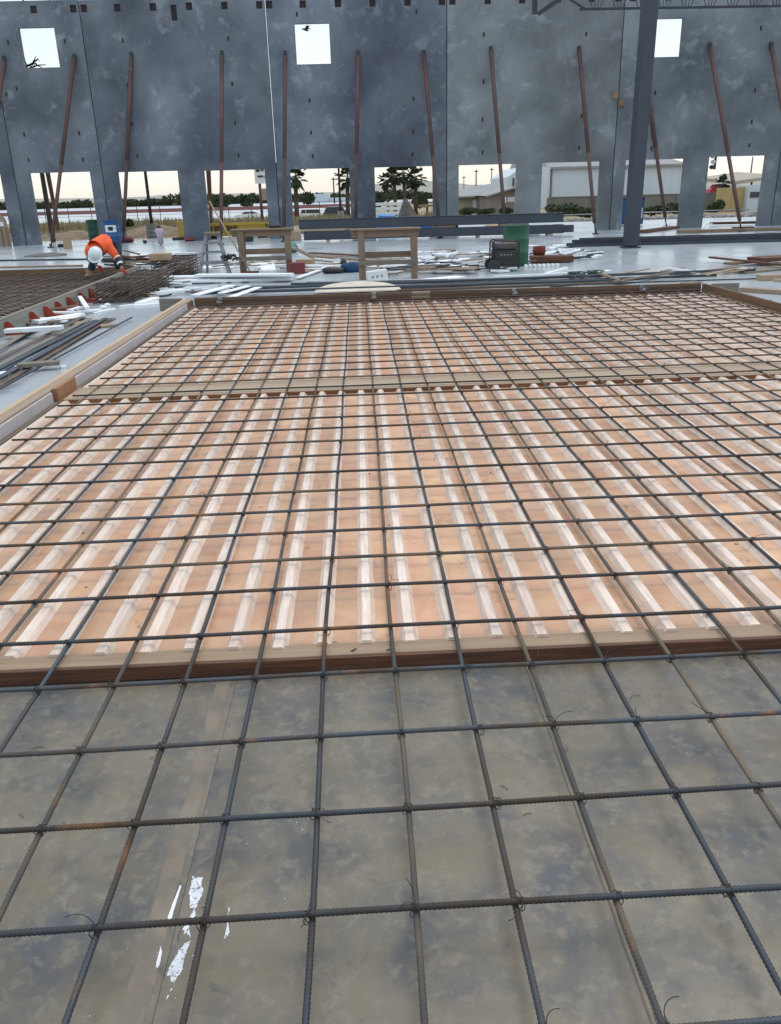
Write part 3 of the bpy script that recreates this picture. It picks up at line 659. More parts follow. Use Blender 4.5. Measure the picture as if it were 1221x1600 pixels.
for y in (-.27, .27):
    w = MB(); n = 20; c = G_(-.27, y, .135); pts = []
    prof = [(.04, -.03), (.10, -.028), (.135, -.02), (.137, 0), (.135, .02), (.10, .028), (.04, .03), (.04, -.03)]
    vs = [c + V((r_*math.cos(2*math.pi*k/n), dy, r_*math.sin(2*math.pi*k/n))) for r_, dy in prof for k in range(n)]
    w.add(vs, [(i*n+k, i*n+(k+1) % n, (i+1)*n+(k+1) % n, (i+1)*n+k) for i in range(7) for k in range(n)], True)
    wo_ = w.build('wheel', M_RUB, t)
    h_ = MB(); h_.add([c + V((.085*math.cos(2*math.pi*k/n), -.031, .085*math.sin(2*math.pi*k/n))) for k in range(n)], [tuple(range(n))]).build('hub', M_STEEL2, wo_)
MB().tube([G_(-.27, -.3, .135), G_(-.27, .3, .135)], .012, 8).build('axle', M_ALU, t)
for dx, rz_, w_, d_, h_, mm, lb in ((-.08, .5, .20, .09, .05, M_BLUE, 'blue'), (.12, -.2, .22, .12, .07, M_CARD, 'tan')):
    MB().box(G_(dx, -.03, .60+h_/2+.01), (w_, d_, h_), RZ(rz_) @ RY(-.25 if lb == 'blue' else .05)).build('tool_bag', mm, label='small %s tool pouch lying on top of the generator' % lb, cat='tool pouch', bevel=.015)

# ------------------------------------------------------------------ timber trestles
def trestle(px0, px1, pyb, ztop, depth, label, seed):
    a, b = gp(px0, pyb), gp(px1, pyb)
    a = V((a.x, a.y, 0)); b = V((b.x, a.y+.05, 0))
    t = thing('timber_trestle', (a+b)/2, label, 'trestle', 'timber trestles on the slab')
    w, th = .14, .045
    for q in (a, b):
        MB().b6(q.x-w/2, q.x+w/2, q.y, q.y+th, .002, ztop-.042).build('leg', W_OLD['z'], t, bevel=.003)
        s = -1 if q is a else 1
        MB().bar(V((q.x+s*.02-.03*s, q.y+depth+.03, .002)), V((q.x-.05*s, q.y+depth-.05, ztop-.042)), .09, .045, up=V((1,0,0))).build('leg', W_OLD['z'], t, bevel=.003)
        MB().b6(q.x-.03, q.x+.03, q.y+th+.052, q.y+depth-.08, ztop-.22, ztop-.13).build('end_tie', W_OLD['y'], t)
    MB().b6(a.x-.17, b.x+.12, a.y-.003, a.y+.045+.003, ztop-.19, ztop-.06).build('face_board', W_OLD['x'], t) if False else None
    MB().b6(a.x-.20, b.x+.10, a.y+th+.004, a.y+th+.05, ztop-.17, ztop-.045).build('apron', W_OLD['x'], t, bevel=.003)
    MB().b6(a.x-.22, b.x+.14, a.y-.04, a.y+depth, ztop-.040, ztop-.005).build('top_board', W_OLD['x'], t, bevel=.004)
    MB().b6(a.x-.07, b.x+.07, a.y-.05, a.y-.004, .30, .39).build('rail', W_GREY['x'], t, bevel=.003)
    MB().b6(a.x-.03, b.x+.03, a.y+depth-.06, a.y+depth-.015, .42, .54).build('rail', W_OLD['x'], t, bevel=.003)
    return t
trestle(381, 451, 429, .99, .34, 'left timber trestle made of old posts, beside the stepladder', 1)
trestle(567, 650, 438, 1.01, .30, 'right timber trestle made of old posts, behind the white printed box', 2)
p = gp(462, 357, 1.17)
t = thing('power_saw', V((-1.72, 18.45, .98)), 'small dark power saw resting on the left trestle', 'saw')
MB().box((-1.72, 18.45, 1.02), (.28, .12, .06)).build('saw_body', M_BLACK, t, bevel=.02); MB().tube([(-1.85, 18.45, 1.03), (-1.95, 18.45, 1.08), (-1.9, 18.45, 1.0)], .018, 6).build('handle', M_RUB, t)

# ------------------------------------------------------------------ stepladder, broom, metal trough
a = gp(336, 432); l0 = V((a.x, a.y, 0))
t = thing('stepladder', l0, 'short dull aluminium stepladder standing left of the timber trestle', 'stepladder')
zt_ = .90
for s, yb_ in ((-1, -.05), (1, -.05)):
    MB().bar(l0+V((s*.34, yb_, 0)), l0+V((s*.13, .18, zt_)), .07, .035, up=V((0,1,0))).build('front_rail', M_ALU, t)
    MB().bar(l0+V((s*.27, .62, 0)), l0+V((s*.13, .24, zt_)), .05, .03, up=V((0,1,0))).build('rear_rail', M_ALU, t)
for k, z in enumerate((.27, .50, .70)):
    f = z/zt_; hw = .34-.21*f; MB().b6(l0.x-hw, l0.x+hw, l0.y-.05+.23*f-.06, l0.y-.05+.23*f+.05, z, z+.07 if k == 0 else z+.03).build('step', M_ALU, t, bevel=.004)
    MB().b6(l0.x-hw*.85, l0.x+hw*.85, l0.y+.62-.38*f-.012, l0.y+.62-.38*f+.012, z, z+.03).build('rear_brace', M_ALU, t)
MB().b6(l0.x-.17, l0.x+.17, l0.y+.08, l0.y+.32, zt_, zt_+.05).build('top_cap', W_GREY['x'], t, bevel=.006)
a = V((l0.x+.80, l0.y+.05, 0)); b = V((l0.x-.02, l0.y+.35, 1.60))
t = thing('push_broom', a, 'long wooden handled broom leaning against the stepladder', 'broom')
MB().tube([a+V((0,0,.08)), b], .016, 8).build('handle', W_PALE['z'], t); MB().box(a+V((0,0,.06)), (.4, .07, .06)).build('head', W_DARK['x'], t); 
mb = MB()
for k in range(40): mb.bar(a+V((-.19+k*.0097, 0, .035)), a+V((-.19+k*.0097+U(-.01, .01), U(-.02, .02), 0)), .006, .03)
mb.build('bristles', M_RUB, t)
p = V((l0.x+.40, l0.y+.0, .34))
t = thing('metal_trough', p, 'grey bent metal trough full of small fittings on the side of the stepladder', 'trough')
vs = []; n = 10
for k in range(n+1):
    an = math.pi + math.pi*k/n
    for y in (-.12, .12): vs.append(p + RY(.25) @ V((.24*math.cos(an)*(1), y, .13*math.sin(an)+.05)))
mb = MB(); mb.add(vs, [(k*2, k*2+1, k*2+3, k*2+2) for k in range(n)], True); o = mb.build('trough_shell', M_ALU, t); sm_ = o.modifiers.new('s', 'SOLIDIFY'); sm_.thickness = .008
mb = MB()
for k in range(26): mb.ell(p+V((U(-.17, .17), U(-.09, .09), U(.0, .12))), (U(.02, .04),)*3, 6, 4)
mb.build('fittings', M_RUB, t, kind='stuff')

# ------------------------------------------------------------------ long rods / pipes lying on the slab behind the form
def rod(a, b, r, m, label, cat, group=None, sag=0, name='steel_rod', n=6, segs=6):
    a, b = V(a), V(b); pts = []
    for k in range(segs+1):
        f = k/segs; q = a.lerp(b, f); q = q + V((0, sag*math.sin(math.pi*f)+U(-.004, .004), 0)); pts.append(q)
    mb = MB().tube(pts, r, n)
    return mb.build(name, m, label=label, cat=cat, group=group)
def flat(a, b, w, h, m, label, cat, group=None, name='plank', bevel=.002):
    return MB().bar(a, b, w, h).build(name, m, label=label, cat=cat, group=group, bevel=bevel)
rows_ = [((300,462),(960,441), .03, M_STEEL, 1), ((360,455),(1180,424), .028, M_STEEL, 1), ((330,449),(900,436), .022, M_ALU, 0), ((560,449),(1120,430), .024, M_STEEL2, 0), ((620,458),(980,445), .026, M_REBARR, 1), ((480,441),(860,433), .02, M_GALV, 0), ((700,441),(1221,418), .015, M_STEEL2, 0), ((860,452),(1075,433), .02, M_STEEL2, 1), ((600,452),(830,447), .022, W_OLD['x'], 0), ((455,447),(700,441), .024, M_STEEL, 1), ((900,444),(1221,434), .012, M_STEEL2, 0), ((850,436),(960,430), .02, M_ALU, 0)]
desc = ['thick grey pipe just behind the far form board', 'longest grey pipe crossing behind the far form board', 'thin silver pipe behind the stacked white foam', 'black pipe right of the printed box', 'rusty pipe close behind the far form board', 'bright silver pipe in front of the dark blue bag', 'thin black pipe running to the right edge', 'black pipe near the right end of the far form', 'brown wooden pole among the grey pipes', 'grey pipe under the printed box', 'thinnest black rod on the pale slab at the right', 'short silver pipe near the tangled green cord']
for (a, b, r, m, st), ds in zip(rows_, desc):
    pa, pb = gp(*a, r+.001), gp(*b, r+.001)
    if st: pa.z = pb.z = r+.04
    rod(pa, pb, r, m, ds + ', lying on the slab', 'pipe', 'pipes and rods lying behind the far form', name='steel_pipe', sag=U(-.05, .05))
# white foam boards in front of / behind
def foam(px0, py0, px1, py1, w, z, h, label, group='white foam offcuts around the slab', m=M_WHITE, name='foam_strip', tilt=0):
    a, b = gp(px0, py0, z+h/2), gp(px1, py1, z+h/2); b.z += tilt
    return flat(a, b, w, h, m, label, 'foam strip', group, name, .004)
foam(262,440,457,435, .28, .03, .05, 'bottom long white foam board stacked in front of the stepladder')
foam(258,433,458,431, .26, .085, .045, 'middle long white foam board stacked in front of the stepladder')
foam(308,430,457,429, .24, .135, .045, 'top long white foam board stacked in front of the stepladder')
foam(305,461,362,446, .16, .12, .02, 'diagonal white strip lying across the far form corner')
foam(345,458,388,447, .12, .12, .02, 'second diagonal white strip beside the far form corner')
foam(362,464,404,449, .13, .10, .02, 'third diagonal white strip beside the far form corner')
foam(316,452,365,449, .14, .05, .02, 'flat white strip under the diagonal strips behind the form')
foam(318,418,420,413, .6, .0, .02, 'wide white sheet lying under the stepladder and trestle')
foam(420,425,418,412, .35, .0, .06, 'short stack of white boards between the trestle legs')
foam(480,425,560,415, .5, .0, .02, 'white foam sheet lying left of the dark blue bag')
foam(465,434,530,412, .10, .03, .03, 'narrow white strip slanting up left of the dark blue bag')
foam(590,415,660,412, .6, .0, .02, 'white foam sheet behind the right trestle')
foam(610,428,650,423, .4, .0, .02, 'white foam sheet between the right trestle legs')
foam(772,433,935,425, .07, .06, .04, 'long bright white pipe sleeve in front of the generator')
foam(680,413,738,420, .14, .05, .06, 'thick white foam roll left of the generator')
foam(655,438,720,432, .35, .0, .015, 'pale sheet of foam by the right trestle foot')
# long narrow ones on the left floor
foam(9,517,98,514, .14, .08, .05, 'long white foam plank leaning on the nearest red bracket', tilt=.02)
foam(55,503,128,492, .2, .02, .05, 'white foam plank behind the steel flats, next to the red brackets')
foam(92,503,122,494, .16, .02, .03, 'white foam sheet under the ends of the steel flats')
foam(108,486,127,480, .08, .02, .04, 'short white strip on the floor by the far red brackets')
foam(125,464,137,482, .07, .10, .04, 'short white stick leaning upright at the far red bracket')
foam(218,474,243,466, .16, .0, .04, 'white foam offcut lying beside the rebar bundle')
foam(240,460,290,452, .35, .0, .03, 'pale white sheet near the form corner and the rebar bundle')
foam(28,573,50,573, .13, .0, .045, 'short white block end under the wooden plank')
foam(95,574,104,573, .06, .0, .03, 'tiny white scrap beside the left edge form')
foam(0,585,14,583, .14, .0, .03, 'white offcut at the left edge of the picture')
foam(187,479,255,471, .06, .0, .03, 'thin long white strip lying left of the form corner')
foam(147,489,180,482, .05, .0, .015, 'thin white strip between the steel flats and rebar bundle')
foam(211,478,255,474, .09, .0, .03, 'white strip with squared end next to the grey form end')
foam(62,499,80,501, .12, .0, .05, 'small white block among the red brackets')
for k, (x, y, lb) in enumerate(((168,478,'left'), (161,482,'middle'), (240,447,'behind the bundle'))):
    p = gp(x, y); MB().ell(p+V((0,0,.02)), (.06, .05, .03), 8, 5, jit=.4).build('foam_crumb', M_WHITE, label='small rounded white scrap on the floor near the rebar bundle, %s' % ('leftmost', 'nearest the camera', 'farthest away')[k if k else 0] if k != 0 else 'small rounded white scrap on the floor right of the red brackets', cat='foam scrap')

# scattered heaps of offcuts : each scrap a thing of its own
def heap(px, py, rx, ry, n, kinds, where, seed, zmax=.1):
    rr = random.Random(seed); c = gp(px, py)
    nm = {'foam': ('foam_strip', M_WHITE, 'white foam scrap', 'foam strip'), 'lath': ('lath', W_OLD['x'], 'brown wooden lath', 'lath'), 'dark': ('steel_scrap', M_STEEL2, 'dark bent steel scrap', 'steel scrap'), 'pale': ('lath', W_PALE['x'], 'pale wooden offcut', 'lath'), 'curl': ('foam_curl', M_WHITE, 'curved white foam shell', 'foam strip')}
    for k in range(n):
        kd = rr.choice(kinds); name, m, lb, cat = nm[kd]
        x, y = c.x+rr.uniform(-rx, rx), c.y+rr.uniform(-ry, ry); an = rr.gauss(.1, .55); L = rr.uniform(.25, .9)
        z = rr.uniform(.01, zmax)*(1-abs(x-c.x)/rx*.8); tl = rr.uniform(-.08, .12)
        d = V((math.cos(an)*L/2, math.sin(an)*L/2, tl*L/2)); p = V((x, y, z+.02+abs(d.z)))
        mb = MB()
        if kd == 'foam': mb.bar(p-d, p+d, rr.uniform(.04, .14), rr.uniform(.015, .05))
        elif kd == 'curl':
            q = MB(); n2 = 6; vs = []
            dn = d.normalized(); s_ = V((-dn.y, dn.x, 0)); w = rr.uniform(.05, .08)
            for e in (-.6, .6):
                for i in range(n2+1):
                    a_ = math.pi*i/n2; vs.append(p+d*e + s_*w*math.cos(a_) + V((0,0,w*math.sin(a_))))
            mb.add(vs, [(i, i+1, i+n2+2, i+n2+1) for i in range(n2)], True)
        elif kd == 'dark': mb.tube([p-d, p+V((0, .02, rr.uniform(0, .04))), p+d*.6+V((rr.uniform(-.1, .1), 0, .03))], rr.uniform(.01, .018), 5)
        else: mb.bar(p-d, p+d, rr.uniform(.05, .1), .025)
        o = mb.build(name, m, label='%s in %s' % (lb, where), cat=cat, group='%s scraps in %s' % (lb, where), bevel=.003 if kd in ('foam', 'lath', 'pale') else 0)
        if kd == 'curl': sm = o.modifiers.new('s', 'SOLIDIFY'); sm.thickness = .01
heap(705, 408, 1.6, 1.8, 76, ['foam', 'foam', 'curl', 'lath', 'dark', 'pale'], 'the loose heap left of the generator', 1, .16)
heap(690, 424, 1.3, .9, 44, ['foam', 'dark', 'lath', 'dark'], 'the low heap between right trestle and generator', 2, .10)
heap(868, 400, .85, 1.5, 54, ['foam', 'foam', 'foam', 'curl', 'dark'], 'the white heap right of the green drum', 3, .22)
heap(905, 405, .7, .8, 10, ['foam', 'dark', 'dark'], 'the thin trail at the right end of the white heap', 4, .04)
heap(520, 418, 1.1, 1.3, 34, ['foam', 'pale', 'lath', 'foam'], 'the clutter between the two trestles', 5, .08)
heap(1010, 432, 2.2, .8, 20, ['dark', 'foam', 'pale'], 'the sparse scraps behind the right end of the form', 6, .03)
heap(285, 455, .7, 1.2, 16, ['foam', 'dark', 'lath'], 'the scraps at the left form corner', 8, .05)
heap(400, 415, 1.1, 1.0, 24, ['foam', 'lath', 'pale'], 'the clutter below the left trestle', 9, .06)
heap(80, 497, .5, .9, 7, ['foam', 'lath'], 'the offcuts along the red brackets', 10, .04)

# named items in the clutter
def cap_disk():
    n = 30; c = V((.13, 13.95, 0)); t = thing('round_board', c, 'big pale rounded sheet of stained board leaning behind the far form', 'board')
    vs = []
    for z in (0, .02):
        for k in range(n+1):
            an = math.pi*k/n; r_ = .78; q = V((r_*math.cos(an), .95*math.sin(an), 0)); q = RX(.08) @ q; vs.append(c + q + V((0, -.3, .03+z)))
    m = n+1; mb = MB(); mb.add(vs, [tuple(range(m-1, -1, -1)), tuple(range(m, 2*m))] + [(k, (k+1) % m, (k+1) % m+m, k+m) for k in range(m)]); mb.build('board_face', M_SAND, t)
cap_disk()
p = gp(590, 442); t = thing('printed_box', p, 'small white box with printed marks in front of the right trestle', 'box')
MB().box(p+V((0,0,.125)), (.40, .22, .24), RZ(.12) @ RY(-.1)).build('carton', M_PLAST, t, bevel=.01)
mb = MB()
for k in range(3): 
    q = p+V((-.09+k*.09, -.121+k*.0105, .125+k*.009)); mb.box(q, (.045, .006, .05), RZ(.12) @ RY(-.1))
mb.build('printed_mark', mat('grey_red_print', (.42,.30,.34), rough=.7), t)
def bag(px, py, rx, ry, rz, m, label, cat='bag'):
    p = gp(px, py); MB().ell(p+V((0,0,rz*.9)), (rx, ry, rz), 18, 12, jit=.35).build('cloth_bag', m, label=label, cat=cat)
bag(520, 427, .24, .15, .08, M_BLACK, 'flat black bag on the slab between the trestles')
bag(549, 425, .26, .18, .13, mat('dark_blue_cloth', (.015,.06,.14), (.01,.035,.09), scale=6, rough=.8), 'dark blue crumpled cloth bag left of the right trestle')
bag(537, 421, .10, .10, .14, M_BLACK, 'small black pouch standing behind the blue cloth bag', 'pouch')
bag(457, 395, .22, .2, .16, mat('teal_wrap', (.02,.14,.12), (.03,.22,.19), scale=6, rough=.6), 'teal plastic wrap bundle behind the left trestle', 'wrap')
MB().box(gp(464, 427)+V((0,0,.12)), (.36, .3, .24), RZ(.2)).build('red_box', M_REDD, label='dull red box on the slab beside the left trestle leg', cat='box', bevel=.01)
MB().box(gp(475, 412)+V((0,0,.28)), (.55, .4, .06), RZ(.3) @ RY(.5)).build('plywood_offcut', W_PALE['x'], label='slanted pale plywood offcut on the clutter beside the left trestle', cat='board', bevel=.004)
MB().box(gp(478, 418)+V((0,0,.10)), (.4, .35, .2), RZ(-.2)).build('cardboard_box', M_CARD, label='brown cardboard box under the slanted plywood offcut', cat='box', bevel=.008)
flat(gp(490,400,.12), gp(640,412,.05), .22, .04, W_OLD['x'], 'long weathered plank sloping behind the right trestle', 'plank')
flat(gp(485,395,.05), gp(600,401,.05), .2, .04, W_DARK['x'], 'dark brown plank lying behind the two trestles', 'plank')
flat(gp(470,424,.04), gp(540,412,.04), .26, .03, W_NEW['x'], 'yellowish board lying beside the dull red box', 'plank')
flat(gp(650,418,.12), gp(745,420,.10), .5, .03, W_OLD['x'], 'square dark plywood scrap lying in front of the left heap', 'board')
MB().box(gp(832, 412)+V((.5,.2,.09)), (1.0, .5, .14), RZ(-.05)).build('timber_stack', W_DARK['x'], label='low dark timber block right of the green drum', cat='timber', bevel=.01)
t = thing('red_hose_box', gp(845,398)+V((0,0,.2)), 'small rusty red plastic tub on the timber right of the drum', 'tub')
q = gp(848, 410); MB().lathe((q.x-.05, q.y+.2, .165), [(.0,0),(.14,0),(.17,.10),(.15,.14),(.16,.2),(.14,.2),(.12,.02),(0,.02)], 10).build('tub_shell', mat('brick_red_plastic', (.22,.035,.02), (.14,.03,.02), scale=9, rough=.8), t)
for k in range(8):
    p = gp(822+k*7, 418.5-k*.25); MB().box(p+V((0,0,.035)), (.05, .16, .07)).build('foam_spacer', M_WHITE, label='small white foam spacer in the neat row right of the green drum', cat='foam spacer', group='neat row of foam spacers', bevel=.006)
# green cord tangles over the pipes at the right
for (px, py, lb) in ((897,430,'left'), (925,428,'right')):
    p = gp(px, py, .07); pts = []
    for k in range(40):
        a_ = k*.8; pts.append(p+V((.13*math.cos(a_)+U(-.03,.03)+k*.004, .08*math.sin(a_*1.3), .03*math.sin(a_*.7)+.03)))
    MB().tube(pts, .012, 5).build('green_cord', M_GREEND, label='dark green cord tangled over the pipes, %s one of two' % lb, cat='cord')
# planks at far right
RP = [((1137,412),(1221,405),.22,.05,.04,'x',W_OLD,'brown plank end sticking out of the timber heap at the right edge'), ((1110,402),(1260,418),.10,.04,.08,'x',W_DARK,'thin dark plank slanting over the right edge timber heap'), ((1180,405),(1300,398),.5,.07,.10,'x',W_DARK,'wide dark board topping the right edge timber heap'), ((1150,425),(1260,415),.5,.04,.0,'x',W_GREY,'grey board lying under the right edge timber heap'), ((1186,434),(1290,430),.22,.10,.0,'x',W_PALE,'thick pale beam end at the right edge'), ((1158,452),(1300,462),.14,.07,.0,'x',W_PALE,'pale plank lying just behind the right edge form'), ((1210,437),(1290,441),.12,.03,.02,'x',W_NEW,'small yellow lath at the right edge below the beam end'), ((930,425),(975,440),.10,.03,.06,'x',W_OLD,'short brown board slanting across the pipes at the right'), ((960,440),(1060,424),.09,.03,.06,'x',W_OLD,'thin brown board crossing the pipes near the right form corner'), ((880,452),(925,450),.12,.03,.03,'x',W_PALE,'small pale board just behind the far form at the right'), ((1070,443),(1090,440),.2,.02,.0,'x',W_GREY,'grey wood scrap by the right form corner')]
for a, b, w, h, z, ax, mm, lb in RP: flat(gp(*a, z+h/2), gp(*b, z+h/2), w, h, mm[ax], lb, 'plank', bevel=.004)

# ------------------------------------------------------------------ second form at the left, its rebar, brackets
E0, E1 = gp(0, 496, .215), gp(245, 404, .215)
E0 = V((-4.62, 8.6, 0)); E1 = V((-4.98, 18.75, 0))
ed_ = (E1-E0).normalized(); en = V((ed_.y, -ed_.x, 0))     # en points right (towards camera side)
t = thing('second_form', (-4.8, 13, 0), 'grey plywood edge form of the second panel on the left with red steel brackets', 'edge form')
MB().bar(E0+V((0,0,.107)), E1+V((0,0,.107)), .03, .21).build('form_board', wood('grey_form_ply', (.30,.29,.26), (.20,.195,.17), 'y', rand=0), t)
MB().bar(E0+V((0,0,.219))-en*.02, E1+V((0,0,.219))-en*.02, .07, .012).build('top_strip', W_GREY['y'], t)
MB().b6(-16, -5.0, 18.75, 18.80, .002, .20).build('far_board', W_FORM['x'], t)
MB().b6(-9, -4.75, 10.7, 10.74, .002, .13).build('inner_board', W_DARK['x'], t)
for k, (px, py) in enumerate(((-8,524), (36,507), (68,497), (92,489), (113,481), (131,473), (146,466))):
    p = gp(px, py); f = (p.y-E0.y)/(E1.y-E0.y); q = E0.lerp(E1, f) + en*.018
    mb = MB(); o1 = en
    pr = [(0, .0), (.30, .0), (.30, .05), (.14, .06), (.05, .17), (.0, .175)]
    vs = [q + o1*u + ed_*w + V((0,0,z+.004)) for w in (-.005, .005) for u, z in pr]; m = len(pr)
    mb.add(vs, [tuple(range(m-1, -1, -1)), tuple(range(m, 2*m))] + [(i, (i+1) % m, (i+1) % m+m, i+m) for i in range(m)])
    br = mb.build('steel_bracket', M_RED, t)
    mb = MB(); mb.bar(q+o1*.004-ed_*.06+V((0,0,.09)), q+o1*.004+ed_*.06+V((0,0,.09)), .008, .17); mb.build('back_plate', M_RED, br)
    mb = MB(); mb.bar(q+o1*.02+V((0,0,.0075)), q+o1*.32+V((0,0,.0075)), .10, .012); mb.build('foot_plate', M_RED, br)
m2 = thing('rebar_mat', (-9, 14.5, 0), 'dense dark rusty rebar mat inside the second form on the left', 'rebar mat')
MB().b6(-15.9, -5.1, 10.76, 18.74, .001, .02).build('liner_board', mat('pale_tan_board', (.42,.37,.31), (.34,.30,.25), scale=2, rough=.8), m2)
for k in range(40):
    y = 10.85 + k*.2 + U(-.03,.03); MB().tube([(-15.8, y, .10), (-10, y+U(-.01, .01), .10), (-5.05, y, .10)], .010, 6).build('cross_bar', M_REBARR, m2)
for k in range(40):
    x = -5.2 - k*.27; MB().tube([(x, 10.8, .12), (x, 14+U(-.01,.01), .12), (x, 18.7, .12)], .010, 6).build('long_bar', M_REBARR, m2)

# rebar cage bundles
def bundle(a, b, w, h, nx_, nz_, label, seed):
    a, b = V(a), V(b); d = (b-a).normalized(); s = V((d.y, -d.x, 0)); rr = random.Random(seed)
    t = thing('rebar_bundle', a, label, 'rebar bundle')
    for i in range(nx_):
        for j in range(nz_):
            u = (i/(nx_-1)-.5)*w; z = .03 + j/(nz_-1)*(h-.05)
            st = rr.uniform(0, .5); e = rr.uniform(0, .3)
            L = (b-a).length; pts = []
            for k in range(6):
                f = k/5; pts.append(a + d*(st+(L-st-e)*f) + s*(u+rr.uniform(-.005, .005)) + V((0,0,z+rr.uniform(-.005, .005))))
            MB().tube(pts, .0125, 6).build('bar', M_REBARR, t)
    L = (b-a).length; k = .4
    while k < L:
        c = a + d*k; MB().tube([c - s*w*.53+V((0,0,.01)), c-s*w*.53+V((0,0,h)), c+s*w*.53+V((0,0,h)), c+s*w*.53+V((0,0,.01)), c-s*w*.53+V((0,0,.01))], .012, 6).build('stirrup', M_REBARR, t); k += .85
    MB().bar(a+d*1.2-s*w*.6+V((0,0,.008)), a+d*1.2+s*w*.6+V((0,0,.008)), .09, .014).build('bearer', W_OLD['x'], t)
bundle((-4.12, 13.0, 0), (-4.03, 16.6, 0), .60, .33, 7, 6, 'long near bundle of rusty rebar cages lying beside the second form', 1)
bundle((-4.03, 16.75, 0), (-3.96, 19.5, 0), .60, .42, 7, 7, 'farther taller bundle of rusty rebar cages behind the near one', 2)
MB().box((-4.15, 17.3, .50), (.42, .35, .14)).build('wooden_box', M_CARD, label='tan wooden block resting on top of the far rebar bundle', cat='block', bevel=.01)
MB().box((-3.9, 18.9, .46), (.42, .16, .03)).build('white_board', M_WHITE, label='small white board lying on top of the far rebar bundle', cat='board')

# flat steel bars lying on the floor left
SB = [((-30,600),(135,497)), ((-30,585),(142,497)), ((-30,575),(130,495)), ((-40,612),(165,497)), ((-30,605),(178,497)), ((-40,625),(172,498)), ((-20,618),(206,496)), ((-30,563),(60,508)), ((-20,553),(90,500)), ((-30,590),(150,500))]
SD = ['second bar of the left group', 'leftmost long bar', 'bar ending beside the white foam plank', 'first bar of the middle group', 'bar of the middle group nearest the gap', 'rightmost bar of the middle group', 'single longest bar nearest the timber edge form', 'shortest bar at the far left', 'short bar next to the brackets', 'bar on top of the left group']
for k, ((a, b), ds) in enumerate(zip(SB, SD)):
    z = .012 + .014*(k % 4)
    flat(gp(*a, z), gp(*b, z+.004), .075 if k != 6 else .022, .012 if k != 6 else .016, M_STEEL if k % 3 == 0 else (W_GREY['y'] if k % 3 == 1 else M_REBARR), 'grey brown flat bar on the left floor, ' + ds, 'flat bar', 'flat bars lying on the left floor', 'flat_bar', .001)
MB().bar(gp(28,571,.07), gp(93,566,.07), .13, .04).build('plank', W_GREY['x'], label='short grey plank end lying on the left floor next to the edge form', cat='plank', bevel=.004)
MB().bar(gp(115,520,.01), gp(195,494,.01)+V((0,0,0)), .07, .02) if False else None
flat(gp(155,510,.02), gp(182,507,.02), .16, .03, W_PALE['x'], 'small tan board under the tips of the flat bars', 'board')
flat(gp(110,507,.02), gp(135,503,.02), .12, .03, W_PALE['x'], 'small pale block between the two groups of flat bars', 'board')

# far left strips on slab and dark pile behind worker
rod(gp(-60,408,.02), gp(200,404,.02), .03, M_STEEL2, 'long thin dark rod lying on the pale slab at the left', 'rod')
rod(gp(-60,419,.02), gp(130,415,.02), .03, W_OLD['x'], 'long brown wooden pole lying behind the second form', 'pole', name='wooden_pole')
t = thing('scrap_pile', gp(205, 420), 'low dark pile of steel scrap right of the bending worker', 'scrap pile')
rr = random.Random(3); c = gp(207, 417)
for k in range(26):
    an = rr.uniform(-.35, .25); L = rr.uniform(.3, .8); x, y = c.x+rr.uniform(-.7, .7), c.y+rr.uniform(-.3, .5); z = rr.uniform(.03, .38)*(1-min(1, abs(x-c.x)/1.0)*.8)
    d = V((math.cos(an)*L, math.sin(an)*L, rr.uniform(-.12, .03)))
    MB().bar(V((x, y, z))-d*.5, V((x, y, z))+d*.5, rr.uniform(.03, .09), rr.uniform(.02, .05)).build('scrap_piece', rr.choice((M_STEEL2, M_BLACK, W_OLD['x'], W_DARK['x'])), t)
mb = MB(); n = 20
p = gp(75, 400); mb.ell(p, (.65, .5, .10), 20, 10, jit=.3); mb.build('sand_pile', M_GRAVEL, label='small low heap of grey sand on the slab at the left', cat='sand heap')
p = gp(107, 388); MB().box(p+V((0,0,.22)), (.3, .28, .44), RZ(.3)).build('cardboard_box', M_CARD, label='upright tan cardboard box on the slab left of the drums', cat='box', bevel=.01)
MB().box(gp(97, 386)+V((0,0,.06)), (.3, .3, .12), RZ(.3)).build('black_bag', M_BLACK, label='small black bag beside the upright cardboard box', cat='bag', bevel=.05)
p = gp(202, 379); MB().ell(p+V((0,0,.12)), (.26, .2, .13), 14, 8, jit=.4).build('red_bag', M_REDD, label='red crumpled bag on the slab right of the blue drum', cat='bag')
p = gp(297, 377); MB().ell(p+V((0,0,.07)), (.22, .2, .08), 12, 8, jit=.4).build('red_bag', M_REDD, label='small flat red bag at the foot of the wall near the stepladder', cat='bag')
p = gp(227, 380); MB().ell(p+V((0,0,.06)), (.09, .09, .07), 10, 6, jit=.3).build('black_ball', M_BLACK, label='small dark lump lying on the pale slab near the lamp base', cat='lump')
p = gp(252, 383)
t = thing('draped_stand', p, 'short stand draped in a faded purple vest on the slab', 'stand')
MB().tube([p, p+V((0,0,.55))], .03, 6).build('post', M_STEEL2, t); MB().tube([p+V((0,0,.04)), p+V((.0,0,.35)), p+V((0,0,.55)), p+V((0,0,.62))], [.10, .13, .19, .08], 12).build('fabric', M_PURP, t); MB().ell(p+V((0,0,.66)), (.08, .08, .07), 10, 6).build('knob', M_STEEL2, t)
p = V((-7.35, 35.6, 0))
t = thing('yellow_post', p, 'short yellow painted post on black feet seen in the left opening', 'post')
MB().b6(p.x-.16, p.x+.22, p.y, p.y+.3, .1, .68).build('post_body', M_YEL, t, bevel=.01); MB().b6(p.x-.19, p.x+.25, p.y-.03, p.y+.33, .682, .74).build('post_cap', M_YEL, t, bevel=.01); MB().b6(p.x-.4, p.x+.3, p.y-.1, p.y+.4, .0, .098).build('feet', M_BLACK, t)
